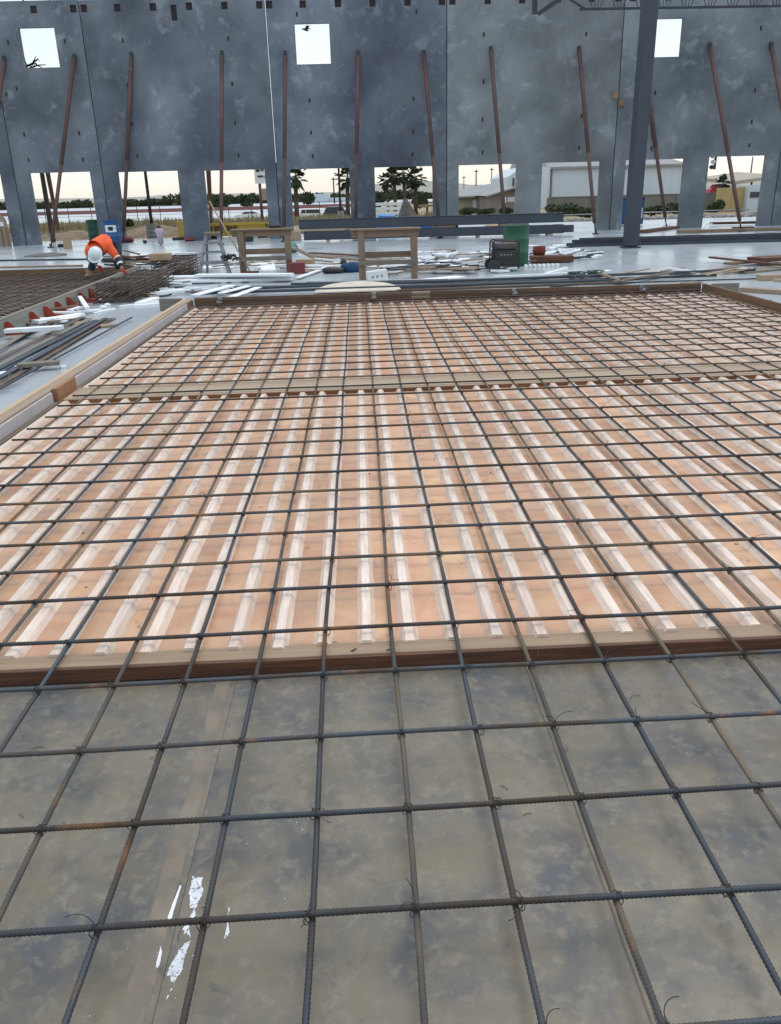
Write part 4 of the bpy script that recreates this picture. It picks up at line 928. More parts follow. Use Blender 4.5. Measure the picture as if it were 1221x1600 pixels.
# leaning crate at the left edge
p = gp(14, 384); p = V((p.x, 34.2, 0))
t = thing('arched_crate', p, 'tall pale wooden frame with an arched top and white label at the left edge', 'frame')
pr = [(-.28, 0), (.28, 0), (.28, 1.0), (.2, 1.15), (0, 1.22), (-.2, 1.15), (-.28, 1.0)]
vs = [p + V((x-.05*z, y, z)) for y in (0, .10) for x, z in pr]; m = len(pr)
MB().add(vs, [tuple(range(m)), tuple(range(2*m-1, m-1, -1))] + [(i, i+m, (i+1) % m+m, (i+1) % m) for i in range(m)]).build('frame_board', W_PALE['z'], t)
MB().b6(p.x-.13, p.x+.14, p.y-.012, p.y-.002, .78, .95).build('paper_label', M_PLAST, t)
for x in (-.2, .0, .2): MB().b6(p.x+x-.03, p.x+x+.03, p.y-.03, p.y-.003, .02, .74).build('slat', W_OLD['z'], t)

# steel plates and timbers by the right openings
flat(gp(1060,362,.06), gp(1300,355,.06), .25, .1, W_OLD['x'], 'long timber lying under the last brace at the right opening', 'plank')
flat(gp(1110,349,.1), gp(1250,346,.1), .2, .1, W_DARK['x'], 'long dark timber lying in the last opening at the right', 'plank')
flat(gp(1147,356,.02), gp(1176,355,.02), .3, .06, W_DARK['x'], 'short dark board under the foot of the last brace', 'plank')
flat(gp(1003,362,.05), gp(1055,355,.05), .4, .1, W_DARK['x'], 'dark scrap timber at the foot of the brace beside the column', 'plank')
for k, x in enumerate((1034, 1041, 1100, 1106)):
    p = gp(x, 358); MB().bar(p, p+V((.15, 0, .22)), .07, .05).build('white_stake', M_WHITE, label='short white stake leaning at the wall foot, %s of four' % ('first', 'second', 'third', 'fourth')[k], cat='stake', group='white stakes at the wall foot')

# ------------------------------------------------------------------ yellow container with lettering
a = V((-6.35, 35.6, 0)); x0, x1 = -6.45, -3.55
t = thing('yellow_container', (-5, 35.6, 0), 'low yellow steel container with black lettering standing just outside the wall', 'container')
mb = MB(); pr = [(0, .12), (1.4, .12), (1.5, .58), (-.1, .58)]
vs = [(x, 35.55+y, z) for x in (x0, x1) for y, z in pr]
mb.add(vs, [(3,2,1,0), (4,5,6,7), (0,1,5,4), (1,2,6,5), (2,3,7,6), (3,0,4,7)]); mb.build('tub', M_YEL, t, bevel=.01)
MB().b6(x0-.04, x1+.04, 35.38, 35.44, .54, .64).build('rim', M_YEL, t, bevel=.01)
for x in (x0+.5, x0+1.5, x0+2.6): MB().b6(x, x+.05, 35.45, 35.49, .14, .535).build('stiffener', M_YEL, t)
for x in (x0+.3, x1-.6): MB().b6(x, x+.3, 35.6, 36.9, .0, .118).build('skid', M_BLACK, t)
def letters(txt, loc, size, m, parent, rx=R(90)):
    cu = bpy.data.curves.new('lettering', 'FONT'); cu.body = txt; cu.size = size; cu.extrude = .004; cu.offset = .006
    ob = bpy.data.objects.new('tmp', cu); col.objects.link(ob)
    bpy.context.view_layer.update()
    me = bpy.data.meshes.new_from_object(ob.evaluated_get(bpy.context.evaluated_depsgraph_get()))
    bpy.data.objects.remove(ob)
    me.materials.clear(); me.materials.append(m)
    o0 = V(parent['_o'])
    o = bpy.data.objects.new('lettering', me); col.objects.link(o); o.parent = parent
    o.location = V(loc)-o0; o.rotation_euler = (rx, 0, 0); return o
q = yp(330, 364, 35.44); letters('UP', (q.x, 35.43, .27), .34, M_TEXT, t)
q = yp(357, 363, 35.44); letters('PIP', (q.x-.08, 35.43, .24), .38, M_TEXT, t)
MB().b6(-2.75, -2.1, 32.6, 33.0, .02, .34).build('board_stack', W_NEW['x'], label='small yellowish board stack left of the lower steel beam', cat='board stack', bevel=.01)
MB().b6(-4.6, -4.0, 32.5, 33.0, .02, .30).build('black_crate', M_BLACK, label='low black crate behind the left trestle', cat='crate', bevel=.02)

# ------------------------------------------------------------------ lamp posts
def lamp(bx, by, Y, h, r, rb, hb, label, top=True):
    p = yp(bx, by, Y); zb = hgt(p.x, p.y); p = V((p.x, p.y, zb))
    t = thing('lamp_post', p, label, 'lamp post', None)
    MB().lathe(p, [(0, 0), (rb, 0), (rb*1.02, hb), (0, hb+.001)], 20).build('concrete_base', M_CMU, t)
    MB().tube([p+V((0,0,hb)), p+V((0,0,h))], [r, r*.6], 8).build('pole', M_STEEL2, t)
    if top: MB().bar(p+V((0,0,h)), p+V((.9,0,h+.1)), .25, .1).build('lamp_head', M_STEEL2, t)
lamp(240, 372, 38.2, 8.2, .075, .27, .78, 'black lamp post on a tapered concrete base seen in the second left opening')
lamp(533, 345, 52, 9, .07, .19, .85, 'thin black lamp post with white base seen below the central window')
# poles in the far right views
def pole(px, pyt, pyb, Y, r, label, cross=True, m=M_STEEL2):
    a, b = yp(px, pyb, Y), yp(px+.0, pyt, Y); b.x = a.x
    t = thing('utility_pole', a, label, 'pole'); MB().tube([a, b], [r, r*.8], 6).build('shaft', m, t)
    if cross: MB().box(b-V((0,0,.4)), (1.0, .2, .2)).build('crossarm', m, t)
pole(523, 277, 318, 200, .2, 'thin grey utility pole behind the parked cars')
pole(744, 265, 305, 220, .18, 'thin pale lamp pole left in the opening with the houses')
pole(768, 262, 300, 220, .14, 'thin pale lamp pole right in the opening with the houses')
pole(725, 275, 305, 260, .14, 'short pale lamp pole at the left of the house view')
pole(1172, 245, 282, 120, .10, 'thin pole above the beige canopy in the last opening', cross=False)
pole(1090, 230, 300, 60, .05, 'slim pole behind the pillar in the last opening', cross=False)
t = thing('floodlight', wpt(27.5, .3, 2.3), 'cluster of small black and white floodlights at the left of the last opening', 'floodlight')
q = wall_hit(1112, 252, .25)
for k in range(3): MB().ell(q+V((.04+.03*(k % 2), 0, .18-k*.2)), (.11, .1, .085), 10, 6).build('lamp', M_BLACK if k == 2 else M_PLAST, t)
MB().box(q+V((.16, 0, 0)), (.08, .06, .62)).build('bracket', M_STEEL2, t)
# billboard
q = yp(402, 288, 60)
t = thing('billboard', V((q.x, 60, -.3)), 'white billboard with dark marks on a brown post behind the left openings', 'billboard')
a, b = yp(399, 293-6, 60), yp(430, 262, 60)
MB().b6(a.x, b.x, 60, 60.15, a.z, b.z).build('board', M_PLAST, t)
cx_ = yp(405, 280, 60).x
for dx, dz, w, h in ((.12, 1.0, .25, .2), (.45, 1.05, .2, .3), (.8, .95, .3, .2), (.2, .65, .4, .12), (.7, .6, .3, .15)): MB().b6(a.x+dx, a.x+dx+w, 59.97, 59.99, a.z+dz-.25, a.z+dz+h-.25).build('printed_mark', M_STEEL, t)
MB().tube([(cx_, 60.2, -.4), (cx_, 60.2, a.z+.3)], .10, 8).build('post', M_BRACE, t)
a, b = yp(408, 313, 61), yp(430, 294, 61)
MB().b6(a.x, b.x, 61, 61.15, a.z, b.z).build('lower_board', M_STUC, t)

# ------------------------------------------------------------------ vehicles far beyond
def car(px0, px1, Y, zb, H, m, label, kind='car', flip=1, cat='car'):
    a, b = yp(px0, 335, Y), yp(px1, 335, Y); L = b.x-a.x; x0 = a.x; W = 1.8
    t = thing('parked_car', V(((a.x+b.x)/2, Y, zb)), label, cat)
    if kind == 'car': body = [(0,.35),(.02,.62),(.12,.68),(.26,.74),(.38,.97),(.66,1.0),(.86,.80),(.97,.70),(1,.5),(1,.22),(0,.22)]; win = [(.28,.745),(.39,.93),(.65,.95),(.82,.77)]
    else: body = [(0,.3),(.0,.60),(.03,.68),(.10,.98),(.16,1.0),(.72,1.0),(.80,.72),(.97,.66),(1,.5),(1,.22),(0,.22)]; win = [(.09,.69),(.13,.93),(.70,.94),(.76,.70)]
    if flip < 0: body = [(1-u, v) for u, v in body]; win = [(1-u, v) for u, v in win]
    n = len(body); vs = [(x0+u*L, Y+y, zb+v*H) for y in (0, W) for u, v in body]
    f1, f2 = tuple(range(n)), tuple(range(2*n-1, n-1, -1))
    MB().add(vs, [f1, f2] + [(i, i+n, (i+1) % n+n, (i+1) % n) for i in range(n)]).build('body', m, t, bevel=.06)
    for yy in (-.01,): MB().add([(x0+u*L, Y+yy, zb+v*H) for u, v in win] + [(x0+u*L, Y+yy-.01, zb+v*H) for u, v in win], [(0,1,2,3), (7,6,5,4)]+[(i, (i+1) % 4, (i+1) % 4+4, i+4) for i in range(4)]).build('side_window', M_GLASS, t)
    for u in (.19, .81):
        for yy in (-.02, W-.2):
            w = MB(); n2 = 14; c = V((x0+u*L, Y+yy, zb+.32)); w.add([c + V((.33*math.cos(2*math.pi*k/n2), dy, .33*math.sin(2*math.pi*k/n2))) for dy in (0, .22) for k in range(n2)], [tuple(range(n2)), tuple(range(2*n2-1, n2-1, -1))] + [(k, k+n2, (k+1) % n2+n2, (k+1) % n2) for k in range(n2)]).build('wheel', M_RUB, t)
    mx = x0+(.56 if kind == 'car' else .42)*L; MB().b6(mx-.03, mx+.03, Y-.03, Y-.012, zb+.72*H, zb+.95*H).build('pillar', m, t)
car(364, 412, 125, -1.9, 1.55, M_CAR, 'white hatchback parked behind the yellow container and dry grass')
car(459, 505, 108, -1.75, 1.75, M_CAR, 'boxy white sport utility car parked near the nearest palm', 'suv', -1)
car(506, 548, 122, -1.9, 1.85, M_CARD2, 'dark blue van parked right of the white utility car', 'suv', 1, 'van')
car(425, 466, 120, -1.9, 1.7, M_CARR, 'dark red car mostly hidden behind the wall pillar')
car(1105, 1138, 96, 1.25-1.1, 1.5, M_CARR, 'red car roof showing above the block fence in the last opening', 'car')

# ------------------------------------------------------------------ buildings beyond
def bld(x0, x1, y0, y1, z0, z1, m, t, name='wall', corr=0):
    mb = MB()
    if corr:
        n = max(1, int((x1-x0)/corr))
        vs = []
        for k in range(n*2+1):
            x = x0+(x1-x0)*k/(2*n); y = y0-(.06 if k % 2 else 0); vs += [(x, y, z0), (x, y, z1)]
        mb.add(vs, [(k*2, k*2+2, k*2+3, k*2+1) for k in range(2*n)])
        mb.b6(x0, x1, y0+.01, y1, z0, z1-.01)
    else: mb.b6(x0, x1, y0, y1, z0, z1)
    return mb.build(name, m, t)
# white warehouse
Yw = 110; xa, xb = yp(859, 290, Yw).x, yp(1068, 290, Yw).x
ze = yp(960, 262, Yw).z
t = thing('warehouse', V((xa, Yw, -1)), 'large white corrugated metal warehouse with grey roof beyond the right openings', 'warehouse')
bld(xa, xb, Yw, Yw+30, -1.6, ze, M_METALW, t, corr=.9)
MB().b6(xa-.3, xb+.3, Yw-.5, Yw-.1, ze, ze+.25).build('eave_trim', M_ROOFG, t); MB().b6(xa-.05, xa+.25, Yw-.2, Yw-.07, -1.6, ze).build('corner_trim', W_OLD['x'], t)
rx = yp(1008, 250, Yw).x; zr = ze+2.2
mb = MB(); mb.add([(xa-.3, Yw-.5, ze+.26), (xb+.3, Yw-.5, ze+.26), (rx, Yw+30, zr+3.2), (xa+2, Yw+30, zr+3.2), (xa-.3, Yw+30, ze), (xb+.3, Yw+30, ze)], [(0,1,2,3), (0,3,4), (1,5,2), (3,2,5,4)]); mb.build('roof', M_ROOFG, t)
x2, x3 = yp(840, 290, Yw+6).x, xa-.1
bld(x2, x3, Yw-.6, Yw+20, -1.6, ze+.35, M_METALW, t, 'side_wing', corr=.9)
# low houses and white gabled house
t = thing('low_house', yp(760, 330, 75), 'low grey roofed house with pale windows in the middle right opening', 'house')
Yh = 75; xa, xb = yp(714, 310, Yh).x, yp(778, 310, Yh).x; zb_ = hgt((xa+xb)/2, Yh)
bld(xa, xb, Yh, Yh+8, zb_, yp(745, 306, Yh).z, M_STUC, t)
z1 = yp(745, 306, Yh).z; mb = MB(); mb.add([(xa-.8, Yh-.6, z1), (xb+.8, Yh-.6, z1), (xb, Yh+4, z1+1.0), (xa+1, Yh+4, z1+.6), (xa-.8, Yh+8.6, z1), (xb+.8, Yh+8.6, z1), (xa-.8, Yh-.6, z1-.12), (xb+.8, Yh-.6, z1-.12)], [(0,1,2,3), (0,3,4), (1,5,2), (3,2,5,4), (6,7,1,0)]); mb.build('roof', M_ROOFG, t)
for k, px in enumerate((742, 750, 757, 767)):
    q = yp(px, 315, Yh-.03); f = MB().b6(q.x-.18, q.x+.18, Yh-.05, Yh-.005, z1-1.2, z1-.3).build('window', M_PLAST, t)
t = thing('garage_house', yp(790, 330, 68), 'brown gabled garage house right in the middle right opening', 'house')
Yg = 68; xa, xb = yp(766, 310, Yg).x, yp(816, 310, Yg).x; z1 = yp(790, 303, Yg).z; zb_ = hgt((xa+xb)/2, Yg); xm = yp(802, 300, Yg).x; zm = yp(802, 295, Yg).z
mb = MB(); vs = [(x, y, z) for y in (Yg, Yg+8) for x, z in ((xa, zb_), (xb, zb_), (xb, z1), (xm, zm), (xa, z1))]
mb.add(vs, [(0,1,2,3,4), (9,8,7,6,5), (0,5,6,1), (1,6,7,2), (0,4,9,5)]).build('wall', mat('brown_siding', (.25,.22,.19), (.20,.17,.15), scale=.8, rough=.9), t)
mb = MB()
for (xx0, zz0, xx1, zz1) in ((xa-.4, z1-.1, xm, zm+.12), (xm, zm+.12, xb+.4, z1-.1)): mb.add([(xx0, Yg-.4, zz0), (xx1, Yg-.4, zz1), (xx1, Yg+8.4, zz1), (xx0, Yg+8.4, zz0), (xx0, Yg-.4, zz0-.12), (xx1, Yg-.4, zz1-.12)], [(0,1,2,3), (4,5,1,0)])
mb.build('roof', M_ROOFG, t)
q0, q1 = yp(793, 308, Yg), yp(808, 315, Yg); MB().b6(q0.x, q1.x, Yg-.04, Yg-.005, q1.z, q0.z).build('garage_window', M_METALW, t)
q0, q1 = yp(787, 308, Yg), yp(791, 317, Yg); MB().b6(q0.x, q1.x, Yg-.04, Yg-.005, q1.z, q0.z).build('door', M_PLAST, t)
t = thing('white_house', yp(800, 330, 95), 'tall white gabled house wall showing behind the garage roof', 'house')
Yg = 95; xa, xb = yp(793, 290, Yg).x, yp(840, 290, Yg).x; za, zb2 = yp(793, 277, Yg).z, yp(815, 261, Yg).z; xm = yp(816, 262, Yg).x
mb = MB(); vs = [(x, y, z) for y in (Yg, Yg+12) for x, z in ((xa, -1.8), (xb, -1.8), (xb, za), (xm, zb2), (xa, za))]
mb.add(vs, [(0,1,2,3,4), (9,8,7,6,5), (0,5,6,1), (1,6,7,2), (2,7,8,3), (3,8,9,4), (0,4,9,5)]).build('wall', M_METALW, t)
q0, q1 = yp(801, 278, Yg), yp(804, 291, Yg); MB().b6(q0.x, q1.x, Yg-.06, Yg-.005, q1.z, q0.z).build('window', M_GLASS, t)
# far white building + hillside
t = thing('distant_building', yp(500, 310, 380), 'distant long white building behind trees left of the middle palms', 'building')
xa, xb = yp(489, 310, 380).x, yp(514, 310, 380).x; z_ = yp(500, 303, 380).z; MB().b6(xa, xb, 380, 400, -1.9, z_).build('wall', M_METALW, t)
xa2 = yp(546, 310, 380).x; MB().b6(xb+.1, xa2, 382, 400, -1.9, yp(530, 309, 380).z).build('low_wing', M_METALW, t)
mb = MB(); n = 120
vs = []
for k in range(n+1):
    x = -900+2600*k/n; h = (3.5 if x < -20 else 9) + (5 if x < -20 else 11)*max(0, NZ.noise(V((x*.006, 0, 0)))+.25) + 2*NZ.noise(V((x*.03, 3, 0)))
    if x > 400: h *= .7
    vs += [(x, 1250, -3), (x, 1400, h), (x, 1900, h*.8)]
mb.add(vs, [(k*3+j, k*3+3+j, k*3+4+j, k*3+1+j) for k in range(n) for j in (0, 1)], True).build('hills', M_HILL, kind='structure')
# block wall, panel fences, slatted fence
def fence(name, x0, x1, Y, z0, z1, m, label, cat='wall', posts=3.0, cap=True, thick=.2):
    t = thing(name, V(((x0+x1)/2, Y, z0)), label, cat)
    MB().b6(x0, x1, Y, Y+thick, z0, z1).build('wall', m, t)
    if cap: MB().b6(x0, x1, Y-.03, Y+thick+.03, z1+.001, z1+.07).build('cap', m, t)
    x = x0
    while x < x1: MB().b6(x-.15, x+.15, Y-.06, Y-.002, z0, z1+.001).build('pier', m, t); x += posts
x0, x1 = yp(858, 310, 58).x, yp(1125, 310, 58).x
za, zb2 = yp(990, 306, 58).z, -.9
fence('block_wall', x0, x1, 58, zb2, za, M_CMU, 'long low grey block wall in front of the white warehouse')
x0, x1 = yp(1122, 310, 57).x, yp(1168, 310, 57).x
fence('panel_fence', x0, x1, 57, -.6, yp(1145, 293, 57).z, mat('tan_panel', (.50,.37,.17), (.42,.31,.14), scale=1, rough=.8), 'tan yellow panel fence in the last opening', 'fence', posts=1.1, cap=False, thick=.08)
x0, x1 = yp(1168, 310, 56.5).x, yp(1215, 310, 56.5).x
t = thing('white_shed', V((x0, 56.5, -.5)), 'small white shed with grey window at the right of the last opening', 'shed')
MB().b6(x0, x1, 56.5, 59, -.6, yp(1180, 289, 56.5).z).build('wall', M_METALW, t); q0, q1 = yp(1174, 300, 56.4), yp(1198, 308, 56.4); MB().b6(q0.x, q1.x, 56.44, 56.495, q1.z, q0.z).build('window', M_STEEL, t)
t = thing('canopy', yp(1180, 285, 90), 'beige sloping canopy roof on posts behind the last opening', 'canopy')
a, b = yp(1150, 283, 90), yp(1215, 273, 90); MB().add([a, b, b+V((0,10,.5)), a+V((0,10,.5)), a-V((0,0,.35)), b-V((0,0,.35)), b+V((0,10,.15)), a+V((0,10,.15))], [(0,1,2,3), (4,7,6,5), (0,4,5,1), (1,5,6,2), (3,2,6,7), (0,3,7,4)]).build('roof', M_STUC, t)
for f in (.1, .5, .9):
    p = a.lerp(b, f); MB().tube([V((p.x, p.y+1, -1)), p+V((0,1,-.2))], .1, 6).build('post', M_STEEL2, t)
# slatted white fence, blue tarp, grey tent shape
t = thing('slatted_fence', yp(605, 335, 62), 'white fence of horizontal slats left of the palm group', 'fence')
a, b = yp(580, 335, 62), yp(628, 335, 62); ztop = yp(605, 314, 62).z
for k in range(5):
    z = -.5 + k*(ztop+.5)/5; MB().b6(a.x, b.x, 62, 62.05, z, z+.22).build('slat', M_PLAST, t)
for x in (a.x, (a.x+b.x)/2, b.x): MB().b6(x-.05, x+.05, 62.055, 62.13, -.6, ztop).build('post', M_PLAST, t)
a, b = yp(590, 343, 37), yp(622, 343, 37); p = (a+b)/2
t = thing('covered_pallet', V((p.x, 37, 0)), 'low pallet under a bright blue tarp behind the steel beams', 'pallet')
MB().b6(a.x, b.x, 37, 37.8, .0, .12).build('pallet', W_OLD['x'], t); 
mb = MB(); mb.add([(a.x-.02, 36.97, .122), (b.x+.02, 36.97, .122), (b.x+.02, 37.83, .122), (a.x-.02, 37.83, .122), (a.x+.05, 37.1, yp(600, 337, 37).z), (b.x-.08, 37.1, yp(600, 338, 37).z), (b.x-.08, 37.7, .75), (a.x+.05, 37.7, .8)], [(0,1,5,4), (1,2,6,5), (2,3,7,6), (3,0,4,7), (4,5,6,7)]).build('tarp', M_BTARP, t, bevel=.04)
p = yp(638, 342, 45); p = V((p.x, 45, -.16)); zt2 = yp(633, 309, 45).z
t = thing('debris_cone', p, 'grey conical heap of covered rubble with a brown board leaning on it', 'heap')
mb = MB(); nn = 14; vs = [(p.x-.18, p.y, zt2)]
for j, f in enumerate((.25, .5, .75, 1)):
    for k in range(nn):
        an = 2*math.pi*k/nn; r_ = .85*f*(1+.25*NZ.noise(V((k*.9, j*1.3, 0)))); vs.append((p.x-.18*(1-f)+r_*math.cos(an), p.y+r_*math.sin(an)*.7, zt2+(p.z-zt2)*f))
mb.add(vs, [(0, 1+k, 1+(k+1) % nn) for k in range(nn)] + [(1+j*nn+k, 1+(j+1)*nn+k, 1+(j+1)*nn+(k+1) % nn, 1+j*nn+(k+1) % nn) for j in range(3) for k in range(nn)]).build('cone', mat('grey_cloth', (.20,.20,.20), (.12,.12,.12), scale=3, rough=.95, bump=.5, bscale=6), t)
MB().bar(V((p.x-.1, 44.6, zt2-.05)), V((p.x+.75, 44.4, -.1)), .22, .05).build('leaning_board', W_OLD['z'], t)
p = yp(668, 342, 46); p = V((p.x, 46, -.16)); zt2 = yp(668, 323, 46).z
t = thing('wooden_stand', p, 'small wooden T shaped stand beyond the beams right of the rubble cone', 'stand')
MB().b6(p.x-.06, p.x+.06, 46, 46.12, -.16, zt2).build('post', W_OLD['z'], t); MB().b6(p.x-.45, p.x+.45, 45.8, 46.3, zt2+.001, zt2+.1).build('top', W_PALE['x'], t)
# wire fence outside, in front of the highway
t = thing('wire_fence', (-14, 64, -.3), 'thin wire fence with posts along the highway beyond the left openings', 'fence')
for k in range(24):
    x = -36 + k*1.75; zg = hgt(x, 66); MB().tube([(x, 66, zg-.05), (x, 66, zg+1.35)], .03, 5).build('post', M_STEEL, t)
for zz in (.25, .7, 1.1, 1.33): MB().tube([(-36, 66, hgt(-36, 66)+zz), (4.3, 66, hgt(0, 66)+zz)], .012, 4).build('wire', M_STEEL, t)
t = thing('rail_fence', (12, 47, 0), 'low metal rail along the rubble edge in the right openings', 'rail')
MB().tube([(9, 46.5, .25), (22, 46.2, .30)], .035, 6).build('rail', M_GALV, t)
for k in range(7): MB().tube([(9.2+k*2.05, 46.45, -.2), (9.2+k*2.05, 46.45, .26)], .03, 5).build('post', M_GALV, t)
# low mesh barrier standing at the slab edge in the left openings
t = thing('mesh_barrier', (-10, 36.6, 0), 'low thin wire mesh barrier along the slab edge in the left openings', 'barrier')
mb = MB()
for k in range(60): mb.tube([(-15+k*.25, 36.6, 0), (-15+k*.25, 36.6, .38)], .008, 4)
mb.build('vertical_wires', M_GALV, t, kind='stuff')
for z in (.19, .38): MB().tube([(-15, 36.6, z), (-.3, 36.6, z)], .009, 4).build('horizontal_wire', M_GALV, t)

# ------------------------------------------------------------------ vegetation
def leaves(mb, c, r, n, s, rr, flat_=1.):
    for k in range(n):
        while True:
            v = V((rr.uniform(-1, 1), rr.uniform(-1, 1), rr.uniform(-1, 1)))
            if .35 < v.length < 1: break
        p = V(c) + V((v.x*r[0], v.y*r[1], v.z*r[2])); a = V((rr.gauss(0,1), rr.gauss(0,1), rr.gauss(0,1))).normalized(); b = a.cross(V((rr.gauss(0,1), rr.gauss(0,1), rr.gauss(0,1)))).normalized(); ss = s*rr.uniform(.5, 1.3)
        mb.add([p-a*ss, p+b*ss*.6, p+a*ss, p-b*ss*.6], [(0,1,2,3)])
rr = random.Random(11)
mb = MB()
for k in range(230):
    x = -250 + k*1.35 + rr.uniform(-1, 1); y = rr.uniform(425, 450)
    h = 2.6 + 1.5*max(-.8, NZ.noise(V((x*.03, 1, 0)))) + rr.uniform(-.5, .7)
    if -95 < x < -40: h += 1.0
    leaves(mb, (x, y, -1.9+h*.55), (rr.uniform(1.8, 3.4), 2, h*.72), 190, .6, rr)
mb.build('treeline', M_FOL, kind='stuff', label='dark green line of far off trees and shrubs beyond the highway', cat='trees')
def tree(px, pyb, pyt, Y, wpx, label, m=M_BUSH, name='tree', dens=380, s=.22):
    a, b = yp(px, pyb, Y), yp(px, pyt, Y); w = (yp(px+wpx, pyb, Y)-a).x/2; h = b.z-a.z
    t = thing(name, a, label, 'tree' if name == 'tree' else 'bush')
    MB().tube([a, a+V((.05*w, 0, h*.35)), a+V((-.05*w, 0, h*.6))], [w*.09, w*.06, w*.03], 7).build('trunk', M_TRUNK, t)
    mb = MB(); r2 = random.Random(int(px))
    for k in range(7): leaves(mb, a+V((r2.uniform(-.6, .6)*w, r2.uniform(-.5, .5)*w, h*(r2.uniform(.4, .75) if name == 'tree' else r2.uniform(.15, .62)))), (w*.5, w*.5, h*.27), dens//7, s, r2)
    mb.build('crown', m, t)
TR = [(483,322,301,300,14,'round dark tree left of the distant white building', 1.2), (598,318,303,120,34,'broad dark green tree left of the palm group', .5), (655,325,304,110,30,'pale green leafy tree right of the palm group', .4), (588,330,308,140,20,'smaller dark tree at the left edge of the palm opening', .5), (345,325,309,260,34,'dark green tree in the opening left of the billboard', .9), (390,325,304,260,26,'rounded dark tree just left of the billboard post', .9)]
for px, b, tp_, Y, w, lb, s in TR: tree(px, b, tp_, Y, w, lb, s=s, dens=700)
BS = [(880,338,309,50,58,'large dark bush at the block wall in the warehouse opening'), (912,338,314,50,44,'smaller bush right of the large bush in the warehouse opening'), (1030,335,315,50,44,'rounded green bush right of the steel column'), (1056,333,311,52,28,'brownish bush at the wall pillar right of the column'), (1116,331,309,50,34,'small green bush at the left of the last opening'), (735,336,322,60,40,'low green hedge bush in front of the low house'), (760,337,322,62,30,'dark green low bush below the house windows'), (792,335,322,55,26,'dark bush in front of the garage house'), (198,354,341,44,26,'low green shrub right of the second brace in the left opening'), (160,352,345,45,20,'small shrub behind the drums'), (1195,323,312,54,26,'small bush below the white shed')]
for px, b, tp_, Y, w, lb in BS: tree(px, b, tp_, Y, w, lb, name='bush', s=.09, dens=800)
def palm(px, pyb, pyt, Y, crown, label, seed, skirt=True, grp=None):
    a, b = yp(px, pyb, Y), yp(px, pyt, Y); zg = hgt(a.x, Y); b.x = a.x + .1*math.sin(seed); r2 = random.Random(seed)
    base = V((a.x, Y, zg)); t = thing('palm_tree', base, label, 'palm tree', grp)
    H = b.z; tr = crown*.13
    MB().tube([base, V((a.x, Y, (zg+H)/2)), V((b.x, Y, H))], [tr*1.2, tr, tr*.85], 9).build('trunk', M_TRUNK, t)
    mb = MB()
    for k in range(50):
        an = r2.uniform(0, 6.283); elv = r2.uniform(-1.0, 1.35); d = V((math.cos(an)*math.cos(elv), math.sin(an)*math.cos(elv), math.sin(elv)))
        L = crown*r2.uniform(.28, .62); c = V((b.x, Y, H)) + d*L; sd_ = d.cross(V((0,0,1)));  sd_ = sd_.normalized() if sd_.length > .01 else V((1,0,0)); up = sd_.cross(d).normalized()
        o = V((b.x, Y, H)); mb.add([o, o+sd_*.02*crown, c+sd_*.01*crown, c], [(0,1,2,3)])
        for q in range(13):
            f = (q-6)/6*1.25; dd = (d*math.cos(f) + sd_*math.sin(f)).normalized(); ll = crown*.42*(1-.25*abs(f)); w = crown*.05
            m_ = c + dd*ll*.6; e = c + dd*ll + V((0,0,-crown*.07)); pr_ = dd.cross(up).normalized()*w
            mb.add([c, m_-pr_, e, m_+pr_], [(0,1,2,3)])
    mb.build('crown', M_FOLP, t)
    if skirt:
        mb = MB()
        for k in range(40):
            an = r2.uniform(0, 6.283); z = H - crown*r2.uniform(.0, .5); o = V((b.x+tr*math.cos(an), Y+tr*math.sin(an), z)); e = o + V((math.cos(an)*crown*.16, math.sin(an)*crown*.16, -crown*r2.uniform(.2, .35))); s_ = V((-math.sin(an), math.cos(an), 0))*crown*.03
            mb.add([o-s_, o+s_, e+s_*.6, e-s_*.6], [(0,1,2,3)])
        mb.build('dead_skirt', M_TRUNK, t)
palm(464, 330, 277, 72, 1.4, 'tall dark palm at the left of the opening below the central window', 1)
palm(544, 330, 277, 74, 1.35, 'tall dark palm at the right of the opening below the central window', 2)
palm(606, 325, 284, 90, 1.25, 'leftmost and lowest palm of the group of four', 3, False)
palm(618, 325, 276, 84, 1.3, 'second palm of the group of four, slim trunk', 4, False)
palm(633, 325, 272, 82, 1.35, 'third and tallest palm of the group of four', 5, False)
palm(650, 325, 278, 88, 1.5, 'rightmost palm of the group of four, with a shaggy trunk', 6, True)
palm(773, 315, 294, 120, 1.6, 'small palm behind the low house roof', 7, False)
palm(786, 315, 295, 125, 1.4, 'smaller palm next to the garage house roof', 8, False)
palm(1128, 300, 288, 85, 1.15, 'bushy palm head above the red car in the last opening', 9, False)
# rubble edge stones and dry grass
mb = MB(); rr = random.Random(5)
for k in range(420):
    x = rr.uniform(8, 24); y = rr.uniform(44.2, 46.0); s = rr.uniform(.08, .26); mb.ell((x, y, -.12+rr.uniform(0, .16)), (s, s*rr.uniform(.6, 1), s*rr.uniform(.5, .8)), 6, 4, jit=.5)
mb.build('rubble', mat('pale_rubble', (.36,.34,.32), (.22,.20,.19), scale=2, rough=.95), kind='stuff', label='band of loose pale rubble stones beyond the slab in the right openings', cat='rubble')
mb = MB()
for k in range(16000):
    x = rr.uniform(-26, 7); y = rr.uniform(40, 66)
    dn = NZ.noise(V((x*.18, y*.18, 5)))
    if dn < -.12: continue
    z = hgt(x, y)-.03; h = rr.uniform(.12, .38)*(1+dn) * (1.5 if y > 54 else .6); an = rr.uniform(0, 3.14); w = rr.uniform(.03, .09); lx, ly = rr.uniform(-.12, .12), rr.uniform(-.05, .05)
    mb.add([(x-w*math.cos(an), y-w*math.sin(an), z), (x+w*math.cos(an), y+w*math.sin(an), z), (x+lx, y+ly, z+h)], [(0,1,2)])
